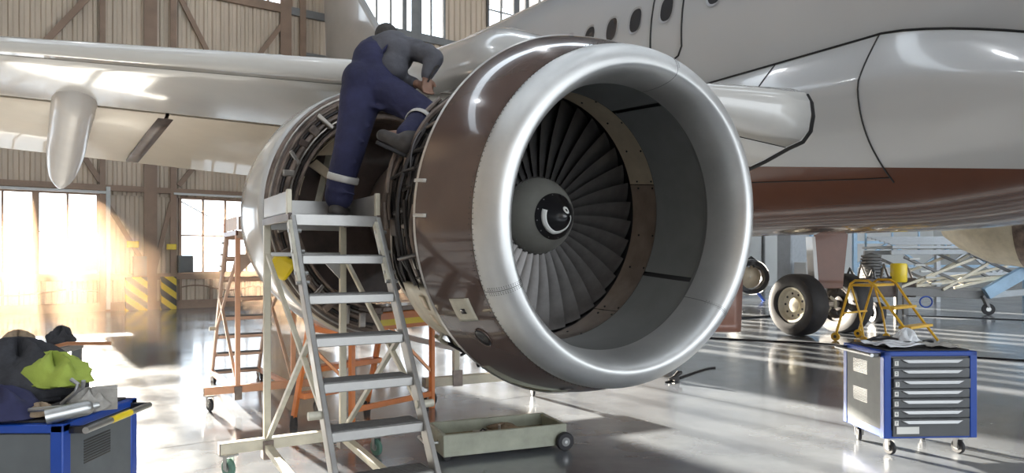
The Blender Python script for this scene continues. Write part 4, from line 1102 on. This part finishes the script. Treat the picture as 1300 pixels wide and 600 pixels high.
b = MB(); b.tube([(-3.58, 5.20, .80), (-3.42, 5.22, .80), (-3.30, 5.26, .83), (-3.0, 5.3, .825)], .014, 8); b.build('copper_tube', 'copper', label='bent brown tube sticking out over the right edge of the metal stand', cat='tube')

# ------------------------------------------------------------------ yellow mobile steps by the far gear
def make_yellow():
    r = emp('mobile_steps', (0, 0, 0), 0, 'low yellow wheeled steps in front of the far main wheels', 'steps')
    w = .85
    # hoops
    for x, nm in ((0, 'hoop'), (w, 'hoop')):
        b = MB(); b.tube([(x, -.05, .09), (x, .10, .60), (x, .22, 1.02), (x, .30, 1.08), (x, .52, 1.08), (x, .62, 1.02), (x, .9, .60), (x, 1.3, .06)], .022, 10); b.build('side_frame', 'yellow', r)
        b = MB(); b.tube([(x, .22, 1.02), (x, .38, .5), (x, .45, .09)], .018, 8); b.build('strut', 'yellow', r)
        b = MB(); b.disc((x - .0, -.05, .075), (1, 0, 0), .075, .035, 20); wv_ = b.build('wheel', 'yellow', r)
        MB().disc((x, -.05, .075), (1, 0, 0), .03, .045, 12).build('wheel_hub', 'black', wv_)
        b = MB(); b.disc((x, .45, .06), (1, 0, 0), .06, .035, 18); b.build('wheel', 'yellow', r)
    for y, z in ((.42, 1.0), (.86, .63), (1.12, .32)):
        b = MB(); b.box((w / 2, y, z), (w + .02, .20 if z < .9 else .34, .045)); b.build('step', 'yellow', r, bevel=.006)
    b = MB(); b.bar((0, .1, .5), (w, .1, .5), .03, .03); b.build('cross_bar', 'yellow', r)
    place(r, (6.45, 13.1, 0), math.atan2(-.62, -.78))
make_yellow()

# ------------------------------------------------------------------ background equipment on the right
def gpos(px, Y): return V(((px - 650) / F * Y, Y, 0))
def boxthing(name, m, px, Y, d, label, cat, z0=0, extra=None, bev=.02, rz=YAW, m2='black'):
    r = emp(name, gpos(px, Y) + UZ * z0, rz, label, cat)
    W[r.name] = Matrix.Identity(4)
    b = MB(); b.box((0, 0, d[2] / 2), d); b.build('body', m, r, bevel=bev)
    b = MB(); b.box((0, -d[1] / 2 - .01, d[2] / 2), (d[0] * .92, .02, d[2] * .92)); b.build('door', m, r, bevel=.01)
    b = MB(); b.box((d[0] * .36, -d[1] / 2 - .03, d[2] / 2), (.03, .03, .2)); b.build('handle', m2, r)
    return r
boxthing('storage_cabinet', 'cabinet', 1007, 33.0, (1.5, .7, 3.2), 'tall grey storage cabinet against the pale wall behind the main wheels', 'cabinet')
boxthing('storage_cabinet', 'palepanel', 1024, 31.5, (1.0, .6, 1.3), 'low pale cabinet just left of the far landing gear door', 'cabinet')
boxthing('storage_cabinet', 'lightblue', 1028, 33.6, (.7, .6, 2.9), 'narrow light blue cabinet beside the tall grey one', 'cabinet')
# engine on a stand far back left of the wheel
def far_engine(px, Y, label, name, r0, mring, mdark):
    r = emp(name, gpos(px, Y), 0, label, 'engine'); W[r.name] = Matrix.Identity(4)
    T = frame4(V((0, 0, .25 + r0)), V((1, 0, 0)), V((0, 1, 0)), UZ)
    b = MB(T); b.lathe([(.02, r0), (-.1, r0 * .93), (-.05, r0 * .72), (.25, r0 * .72), (.8, r0 * .6)], 36); b.build('casing', mdark, r)
    b = MB(T); b.lathe([(.0, r0 * 1.02), (.3, r0 * 1.12), (.9, r0 * 1.1)], 36); b.build('white_shell', mring, r)
    b = MB(T); b.lathe([(.2, .02), (.3, r0 * .68)], 24); b.build('fan_face', 'casecream', r)
    for s in (-1, 1):
        b = MB(); b.bar((s * r0 * .9, .3, 0), (s * r0 * .4, .3, r0 * .6), .08, .08); b.build('stand_leg', 'blue', r)
        b = MB(); b.tube([(s * .5, .1, r0 * 1.9), (0, .1, r0 * 2.6), (s * .1, .1, r0 * 2.0)], .04, 6); b.build('sling_arm', 'black', r)
far_engine(955, 24.0, 'white and black engine on a stand between the intake rim and the main wheel', 'spare_engine', .58, 'palepanel', 'black')
# brown machine block with a turbine stack
def stack():
    r = emp('gearbox_unit', gpos(1106, 19), 0, 'dark brown machine unit with a ribbed drum standing behind the yellow steps', 'machine'); W[r.name] = Matrix.Identity(4)
    b = MB(); b.box((0, 0, .70), (2.0, .8, .5)); b.build('body', 'darkbrown', r, bevel=.03)
    b = MB(); pr = []
    for i in range(8): pr += [(.95 + .08 * i, .32 - .01 * i), (.99 + .08 * i, .32 - .01 * i), (.99 + .08 * i, .26 - .01 * i)]
    b.lathe([(y, q) for y, q in pr] + [(1.62, .0)], 28, Matrix.Rotation(R(90), 4, 'X')); b.build('ribbed_drum', 'greyframe', r)
    for s in (-.8, .8):
        b = MB(); b.box((s, 0, .23), (.12, .5, .46)); b.build('leg', 'greyframe', r)
    for k in range(6):
        b = MB(); x = -.8 + .3 * k; b.tube([(x, -.3, .95), (x + .08, -.3, 1.2 + .1 * (k % 2)), (x + .25, -.25, .95)], .035, 7); b.build('hose', 'pipe' if k % 2 else 'black', r)
stack()
def drum():
    r = emp('plastic_barrel', gpos(1141, 17.5) + UZ * 0, 0, 'bright yellow barrel on a post beside the scissor platform', 'barrel'); W[r.name] = Matrix.Identity(4)
    A = Matrix.Rotation(R(90), 4, 'X')
    b = MB(); b.lathe([(.88, .001), (.88, .17), (.92, .19), (1.1, .185), (1.3, .19), (1.34, .17), (1.35, .001)], 28, A); b.build('body', 'yellowplastic', r)
    b = MB(); b.box((0, 0, .44), (.1, .1, .88)); b.build('post', 'greyframe', r)
    b = MB(); b.tube([(-.18, 0, 1.0), (-.4, 0, .9), (-.6, 0, .98), (-.62, 0, 1.15)], .03, 8); b.build('hose', 'black', r)
drum()
b = MB(frame4(gpos(1113, 16.0) + UZ * .24, V((0, 1, 0)), V((1, 0, 0)), UZ)); b.lathe([(-.1, .1), (-.12, .2), (-.08, .24), (.08, .24), (.12, .2), (.1, .1), (-.1, .1)], 36)
b.build('equipment_wheel', 'rubber', label='small black tyre standing behind the yellow steps', cat='tyre')
# scissor maintenance platform
def dock():
    Y0 = 18.5
    r = emp('scissor_platform', gpos(1150, Y0), 0, 'grey and blue scissor-lift dock of crossed tubes at the right', 'scissor lift'); W[r.name] = Matrix.Identity(4)
    L = 4.0; 
    def bar(name, m, p, q, w=.09, h=.09): MB().bar(p, q, w, h).build(name, m, r, bevel=.008)
    bar('chassis_beam', 'greyframe', (-.2, 0, .62), (2.2, 0, .50), .14, .22); bar('chassis_beam', 'greyframe', (-.2, 1.4, .62), (5, 1.4, .5), .14, .2)
    bar('chassis_beam', 'cabinet', (2.2, 0, .50), (5.0, -.3, .80), .12, .16)
    for y in (0, 1.4):
        for (x0, z0, x1, z1, m) in [(-.2, .72, 2.0, 1.55, 'basecream'), (.9, .65, 2.6, 1.6, 'basecream'), (-.1, 1.5, 1.6, .75, 'greyframe'), (1.2, .7, 3.6, 1.25, 'basecream'), (1.6, 1.6, 3.2, .9, 'greyframe'), (.2, .75, 3.0, 1.05, 'basecream')]:
            bar('scissor_arm', m, (x0, y - .1, z0), (x1, y, z1), .07, .07)
    for y in (0, 1.4): bar('top_rail', 'cabinet', (-.4, y, 1.62), (4.6, y, 1.66), .08, .12)
    b = MB(); b.box((2.1, .7, 1.76), (5.0, 1.6, .06)); b.build('deck', 'cabinet', r)
    bar('ramp_beam', 'lightblue', (1.95, -.2, .55), (3.1, -.3, 1.25), .16, .3); bar('ramp_beam', 'lightblue', (2.5, -.5, 1.45), (4.6, -.6, .75), .14, .24)
    for i in range(7): bar('handrail_post', 'lightblue', (-.3 + .75 * i, 1.5, 1.7), (-.3 + .75 * i, 1.5, 2.5), .05, .05)
    for i in range(6): bar('rail_slat', 'cabinet', (-.35, .2 + .22 * i, 1.85 + .04 * i), (3.2, .2 + .22 * i, 1.85 + .04 * i), .05, .05)
    for i in range(5): bar('ladder_rung', 'palepanel', (.0 + .14 * i, -.15, 1.45 - .16 * i), (.28 + .14 * i, -.15, 1.45 - .16 * i), .05, .05)
    for x, y in ((2.05, -.15), (4.8, -.4)):
        b = MB(); b.bar((x - .15, y, .5), (x, y, .2), .12, .06); b.build('castor_fork', 'greyframe', r)
        b = MB(); b.disc((x, y, .15), (.3, 1, 0), .15, .07, 22); w_ = b.build('castor_wheel', 'rubber', r); MB().disc((x, y, .15), (.3, 1, 0), .06, .085, 12).build('wheel_hub', 'steel', w_)
    b = MB(); pts = [(.35 + .16 * math.cos(a), -.3, .35 + .14 * math.sin(a)) for a in [i * .5 for i in range(22)]]; b.tube(pts, .018, 6); b.build('blue_hose', 'blue', r)
dock()
# more lifting gear, further off to the right
def gantry(px, Y, label, Lx, H, m):
    r = emp('gantry_frame', gpos(px, Y), 0, label, 'gantry'); W[r.name] = Matrix.Identity(4)
    for x in (0, Lx):
        b = MB(); b.bar((x, 0, 0), (x, 0, H), .14, .14); b.build('post', m, r)
    for z in (H, H * .8, H * .45):
        b = MB(); b.bar((0, 0, z), (Lx, 0, z), .12, .10); b.build('rail', m, r)
    n = 5
    for i in range(n):
        b = MB(); b.bar((Lx * i / n, 0, H * (.8 if i % 2 else .45)), (Lx * (i + 1) / n, 0, H * (.45 if i % 2 else .8)), .08, .08); b.build('diagonal', m, r)
gantry(1085, 27, 'light blue lattice gantry behind the brown machine unit', 6.5, 2.6, 'lightblue')
gantry(1190, 24, 'grey lattice gantry behind the scissor-lift dock', 5.0, 2.1, 'cabinet')
# hoses on the floor
def cable(pts, r, m, label, nm='cable'):
    P3 = [V((p.x, p.y, r)) for p in pts]; fine = []
    for i in range(len(P3) - 1):
        p0, p1, p2, p3 = P3[max(i - 1, 0)], P3[i], P3[i + 1], P3[min(i + 2, len(P3) - 1)]
        for j in range(6):
            t = j / 6; fine.append(.5 * ((2 * p1) + (p2 - p0) * t + (2 * p0 - 5 * p1 + 4 * p2 - p3) * t * t + (3 * p1 - p0 - 3 * p2 + p3) * t ** 3))
    fine.append(P3[-1]); MB().tube(fine, r, 8).build('floor_' + nm, m, label=label, cat=nm)
cable([G(428, 880), G(432, 950), G(437, 1050), G(446, 1120), G(458, 1300), G(462, 1400)], .012, 'black', 'long black cable running across the floor below the main wheels')
cable([G(401, 1150), G(403, 1220), G(408, 1330)], .012, 'black', 'thin black cable on the floor under the scissor-lift dock')
cable([G(404, 935), G(403, 960), G(401, 985)], .02, 'black', 'short dark hose lying left of the main wheel', 'hose')
cable([G(486, 845), G(480, 862), G(469, 895), G(467, 908)], .010, 'dark', 'dark air hose trailing on the floor from below the intake', 'hose')
# coupling that shows beneath the lip
b = MB(); p = G(484, 858); T = Matrix.Translation(p) @ Matrix.Rotation(.4, 4, 'Z'); b.T = T; b.tube([(-.10, 0, .03), (-.02, 0, .05), (.04, 0, .10), (.08, 0, .10)], [.015, .025, .03, .02], 12); b.box((.0, 0, .03), (.07, .05, .05)); b.build('hose_coupling', 'dark', label='dark hose coupling on the floor under the right of the intake', cat='coupling')
# light grey conduit under wing at left background + boxes on the wall
def wallbox(k, z, d, m, label, name, cat, parts=None):
    r = emp(name, WF @ V((k, -.25, z)), YAW, label, cat); W[r.name] = Matrix.Identity(4)
    b = MB(); b.box((0, 0, 0), d); b.build('body', m, r, bevel=.01)
    b = MB(); b.box((0, -d[1] / 2 - .01, 0), (d[0] * .85, .015, d[2] * .85)); b.build('lid', m, r, bevel=.01)
    return r
wallbox(-4.75, 1.5, (.6, .12, .75), 'clad', 'beige panel box in front of the bright left window', 'wall_box', 'box')
wallbox(-3.45, 1.25, (.34, .2, .55), 'greyframe', 'grey junction box above the striped post', 'junction_box', 'electrical box')
wallbox(-2.25, 1.3, (.4, .2, .5), 'panelgrey', 'grey switch box right of the wall column', 'switch_box', 'electrical box')
wallbox(-3.62, 1.86, (.30, .05, .18), 'yellowplastic', 'yellow warning sign above the left striped post', 'warning_sign', 'sign')
wallbox(-2.62, 1.80, (.26, .05, .16), 'yellowplastic', 'yellow warning sign right of the wall column', 'warning_sign', 'sign')
def hazard_post(k, w, label):
    o = WF @ V((k, -.35, 0)); T = frame4(o, U1, U2, UZ)
    b = MB(T); b.box((0, 0, .47), (w, .18, .94)); b.build('bollard', 'hazard', bevel=.01, origin=tuple(o), label=label, cat='bollard')
hazard_post(-3.55, .55, 'wide black and yellow striped guard left of the wall column')
hazard_post(-2.72, .40, 'narrow black and yellow striped guard right of the wall column')
# crumpled film on the pylon front
crumple('plastic_sheet', 'plasticfilm', P(590, 118, 5.6), (.14, .16, .16), 31, label='crumpled clear plastic wrapped at the top edge of the brown cowl', cat='plastic sheet', amp=.5)

# ------------------------------------------------------------------ the mechanic
def limb(b, p, q, r0, r1, n=14):
    p, q = V(p), V(q); m = 5
    b.tube([p + (q - p) * i / m for i in range(m + 1)], [r0 + (r1 - r0) * i / m for i in range(m + 1)], n)
    b.ball(p, r0 * .995, 8); b.ball(q, r1 * .995, 8)
def chain(b, pts):
    for (p, r0), (q, r1) in zip(pts, pts[1:]): limb(b, p, q, r0, r1)
def fuse(b, name, m, parent, vox, smooth=6, **kw):
    o = b.build(name, m, parent, **kw)
    md = o.modifiers.new('fuse', 'REMESH'); md.mode = 'VOXEL'; md.voxel_size = vox; md.use_smooth_shade = True
    if smooth:
        s_ = o.modifiers.new('smooth', 'SMOOTH'); s_.iterations = smooth; s_.factor = .6
    return o
def hand(b, wrist, aim, side, curl, s=1.):
    """palm and five bent fingers; aim = pointing direction, side = towards the thumb"""
    wrist = V(wrist); a = V(aim).normalized(); sd = (V(side) - a * V(side).dot(a)).normalized(); nrm = a.cross(sd)
    for k in range(4):
        off = (.030 - .020 * k) * s
        base = wrist + a * .085 * s + sd * off; limb(b, wrist + a * .012 + sd * off * .5, base, .014 * s, .0125 * s, 8)
        L = (.042, .047, .044, .034)[k] * s; d = a.copy(); p = base
        for j in range(3):
            ang_ = curl * (.5 + .35 * j); d = (a * math.cos(ang_) + nrm * math.sin(ang_)).normalized(); q = p + d * L * (1, .65, .5)[j]
            limb(b, p, q, (.0105 - .0012 * j) * s, (.0098 - .0012 * j) * s, 8); p = q
    t0 = wrist + a * .02 + sd * .018; t1 = wrist + a * .05 + sd * .045 + nrm * .012; t2 = t1 + (a * .8 + nrm * .6 + sd * .1).normalized() * .032; t3 = t2 + (a * .7 + nrm * .7 - sd * .2).normalized() * .026
    chain(b, [(t0, .014), (t1, .012), (t2, .0105), (t3, .009)])

def mechanic():
    J = dict(an=P(429, 256, 4.93), kn=P(443, 192, 4.89), hl=P(459, 120, 4.98), pel=P(470, 106, 5.02), hr=P(484, 114, 4.99), kr=P(543, 146, 4.80), ar=P(516, 172, 4.52),
             wai=P(477, 88, 5.05), che=P(491, 70, 5.12), nk=P(495, 56, 5.24), hd=P(492, 50, 5.30), sl=P(468, 64, 5.20), sr=P(520, 62, 5.05), er=P(551, 74, 4.92), wr=P(541, 98, 4.88), el=P(497, 98, 5.18), wl=P(531, 107, 4.98))
    root = emp('person', (J['an'].x, J['an'].y, 1.735), 0, 'person in navy dungarees and grey shirt standing on the platform, kneeling into the open engine', 'person')
    # continuous body
    b = MB()
    chain(b, [(J['an'], .045), (J['kn'], .06), (J['hl'], .085), (J['pel'], .12)])
    limb(b, J['an'], J['an'] + V((.02, .16, -.07)), .045, .035)
    chain(b, [(J['ar'], .04), (J['kr'], .06), (J['hr'], .085), (J['pel'], .12), (J['wai'], .12), (J['che'], .14), (J['nk'], .06), (J['hd'], .06)])
    limb(b, J['ar'], J['ar'] + V((-.15, .02, .0)), .04, .033)
    chain(b, [(J['che'], .11), (J['sr'], .062), (J['er'], .045), (J['wr'], .030)])
    chain(b, [(J['che'], .11), (J['sl'], .062), (J['el'], .045), (J['wl'], .030)])
    # head bent forward over the work: face looks away and down
    fd = V((.35, .62, -.70)).normalized(); up = V((.12, .62, .62)); up = (up - fd * up.dot(fd)).normalized(); rt = fd.cross(up)
    hc = J['hd']; rot = Matrix((rt, fd, up)).transposed()
    b.ball(hc, .098, 12, (.80, 1.0, 1.08), rot); b.ball(hc + fd * .03 - up * .055, .07, 10, (.8, .9, .9), rot)
    limb(b, hc + fd * .092 + up * .01, hc + fd * .115 - up * .025, .010, .014, 8)                      # nose
    for s in (-1, 1):
        b.ball(hc + rt * s * .078 - up * .005, .026, 7, (.35, .7, 1.1), rot)                            # ears
        b.ball(hc + fd * .082 + rt * s * .032 + up * .012, .014, 6)                                     # eye sockets
    limb(b, hc + fd * .092 - up * .052 - rt * .02, hc + fd * .092 - up * .052 + rt * .02, .008, .008, 8)  # mouth
    hand(b, J['wr'], P(543, 116, 4.86) - J['wr'], V((1, .3, 0)), 1.0)
    hand(b, J['wl'], P(549, 116, 4.93) - J['wl'], V((.2, 0, 1)), .9)
    body = fuse(b, 'body', 'skin', root, .0075, 3)
    # hair / cap
    b = MB(); b.ball(hc - fd * .014 + up * .012, .106, 12, (.84, .98, 1.02), rot); fuse(b, 'hair', 'hair', root, .012, 2)
    # shirt
    b = MB()
    chain(b, [(J['wai'], .145), (J['che'] + V((0, 0, -.01)), .165), (J['nk'] + V((0, -.02, -.02)), .085)])
    che2 = J['che'] + V((.045, -.02, .01)); b.ball(che2, .16, 12)
    chain(b, [(che2, .15), (J['sr'], .085), (J['sr'] * .5 + J['er'] * .5 + V((0, 0, .008)), .074), (J['er'], .070), (J['er'] * .45 + J['wr'] * .55, .056), (J['wr'] + (J['er'] - J['wr']) * .12, .046)])
    chain(b, [(J['che'] + V((-.03, 0, 0)), .15), (J['sl'], .085), (J['sl'] * .5 + J['el'] * .5, .07), (J['el'], .064), (J['wl'] + (J['el'] - J['wl']) * .15, .045)])
    for (p, r) in [(P(505, 66, 5.0), .10), (P(500, 84, 4.98), .105), (P(530, 60, 5.0), .06), (P(543, 66, 4.95), .064)]: b.ball(p, r, 8)
    sh_ = fuse(b, 'shirt', 'greyshirt', root, .012, 8)
    # dungarees
    b = MB()
    up_ = V((0, 0, 1))
    cuf = J['an'] + (J['kn'] - J['an']) * .10
    chain(b, [(cuf, .100), (J['an'] * .55 + J['kn'] * .45 + V((-.01, 0, 0)), .098), (J['kn'], .108), (J['kn'] * .45 + J['hl'] * .55, .128), (J['hl'], .150)])
    b.ball(J['pel'] + V((-.045, -.05, 0)), .145, 12, (1, 1, 1.05)); b.ball(J['pel'] + V((.055, -.04, .0)), .145, 12)
    cr_ = J['ar'] + (J['kr'] - J['ar']) * .02
    chain(b, [(cr_, .075), (J['ar'] * .5 + J['kr'] * .5 + V((0, 0, -.005)), .088), (J['kr'], .096), (J['kr'] * .5 + J['hr'] * .5 + V((0, 0, .005)), .118), (J['hr'], .140), (J['pel'], .15)])
    chain(b, [(J['pel'], .165), (J['wai'] + V((-.01, -.01, 0)), .162), (J['wai'] * .45 + J['che'] * .55 + V((-.055, -.015, .0)), .155), (P(478, 68, 5.12), .128)])
    # cloth folds behind the knees and at the seat
    for (p, q, r) in [(P(436, 152, 4.86), P(468, 160, 4.86), .028), (P(434, 168, 4.84), P(462, 180, 4.82), .022), (P(428, 212, 4.84), P(452, 206, 4.82), .02), (P(500, 134, 4.86), P(524, 158, 4.74), .03), (P(520, 128, 4.82), P(540, 160, 4.70), .022), (P(446, 128, 4.86), P(486, 138, 4.86), .022), (P(418, 240, 4.84), P(450, 246, 4.82), .018)]:
        limb(b, p, q, r, r * .6, 8)
    dn = fuse(b, 'dungarees', 'navy', root, .012, 7)
    # straps over the back
    for pts in ([P(466, 64, 4.99), P(470, 54, 5.03), P(476, 47, 5.10), P(482, 44, 5.2)], [P(482, 72, 4.94), P(489, 62, 4.93), P(498, 53, 4.97), P(505, 47, 5.06)]):
        MB().tube(pts, .020, 8, flat=.5).build('strap', 'navy', dn)
    # reflective bands on the calves
    def band(p, q, t, r, w):
        p, q = V(p), V(q); d = (q - p).normalized(); c = p + (q - p) * t
        pr = MB(); pr.tube([c - d * w / 2, c - d * w * .3, c + d * w * .3, c + d * w / 2], [r, r + .004, r + .004, r], 28, cap=False); pr.build('reflective_band', 'reflect', dn, solid=.004, label='silver reflective band')
    band(J['an'], J['kn'], .47, .103, .048); band(J['ar'], J['kr'], .60, .094, .045)
    # boots
    b = MB()
    a_ = J['an']; limb(b, a_ + V((0, 0, .06)), a_ + V((0, 0, -.05)), .068, .062); limb(b, a_ + V((0, -.04, -.068)), a_ + V((.035, .17, -.085)), .058, .050)
    zb_ = 1.74
    bo = fuse(b, 'boot', 'boot', root, .010, 3); 
    b = MB(); 
    sp = [(-.055, -.10), (.055, -.10), (.062, 0), (.085, .12), (.075, .21), (.03, .235), (-.01, .20), (-.035, .10), (-.05, 0)]
    b.add([(a_.x + x, a_.y + y, zb_) for x, y in sp] + [(a_.x + x, a_.y + y, zb_ + .028) for x, y in sp], [tuple(range(8, -1, -1)), tuple(range(9, 18))] + [(i, (i + 1) % 9, 9 + (i + 1) % 9, 9 + i) for i in range(9)])
    b.build('sole', 'rubber', bo, bevel=.005)
    h0, h1, h2 = P(524, 190, 4.50), P(512, 184, 4.47), P(486, 172, 4.46)
    b = MB(); limb(b, J['ar'] + (J['kr'] - J['ar']) * .30, h1 + V((.02, 0, .02)), .070, .062); limb(b, h0, h1, .048, .056); limb(b, h1, h2, .056, .042)
    bo2 = fuse(b, 'boot', 'boot', root, .010, 3)
    d = (h2 - h0).normalized(); nn = V((d.z, 0, -d.x)); nn = -nn if nn.z > 0 else nn
    b = MB()
    for off, wv_ in ((.043, .0),):
        ring = []
        for i in range(24):
            a = 2 * PI * i / 24; x = math.cos(a); y = math.sin(a); w = .044 - .006 * x
            ring.append((h0 + h2) / 2 + d * (x * .125) + V((0, 1, 0)) * (y * w) + nn * .045)
        m_ = 24; b.add(ring + [p + nn * .022 for p in ring], [tuple(range(m_ - 1, -1, -1)), tuple(range(m_, 2 * m_))] + [(i, (i + 1) % m_, m_ + (i + 1) % m_, m_ + i) for i in range(m_)])
    b.build('sole', 'rubber', bo2, bevel=.004)
    # tool in the right hand stays a thing of its own
    b = MB(); p = P(553, 86, 4.84); q = P(543, 104, 4.83); b.tube([p, q], .006, 8); b.tube([p, p + V((.02, 0, .015))], .010, 8)
    b.build('spanner', 'pipedark', label='dark spanner held in the mechanic\'s right hand', cat='spanner')
mechanic()

# added haze volume giving the sun's glow along the glazed wall
b = MB(WF); b.box((-8.45, -5.9, 5), (18.8, 11, 9.96))
hz = b.build('glow_haze', 'black', kind='stuff', smooth=False)
m = bpy.data.materials.new('glow haze'); m.use_nodes = True; n = m.node_tree
n.nodes.remove(n.nodes['Principled BSDF'])
vs_ = n.nodes.new('ShaderNodeVolumeScatter'); vs_.inputs['Color'].default_value = (1, .70, .46, 1); vs_.inputs['Density'].default_value = .0065; vs_.inputs['Anisotropy'].default_value = .55  # orange scatter colour puts the warm sun glow into the air
n.links.new(vs_.outputs[0], n.nodes['Material Output'].inputs['Volume'])
hz.data.materials.clear(); hz.data.materials.append(m)
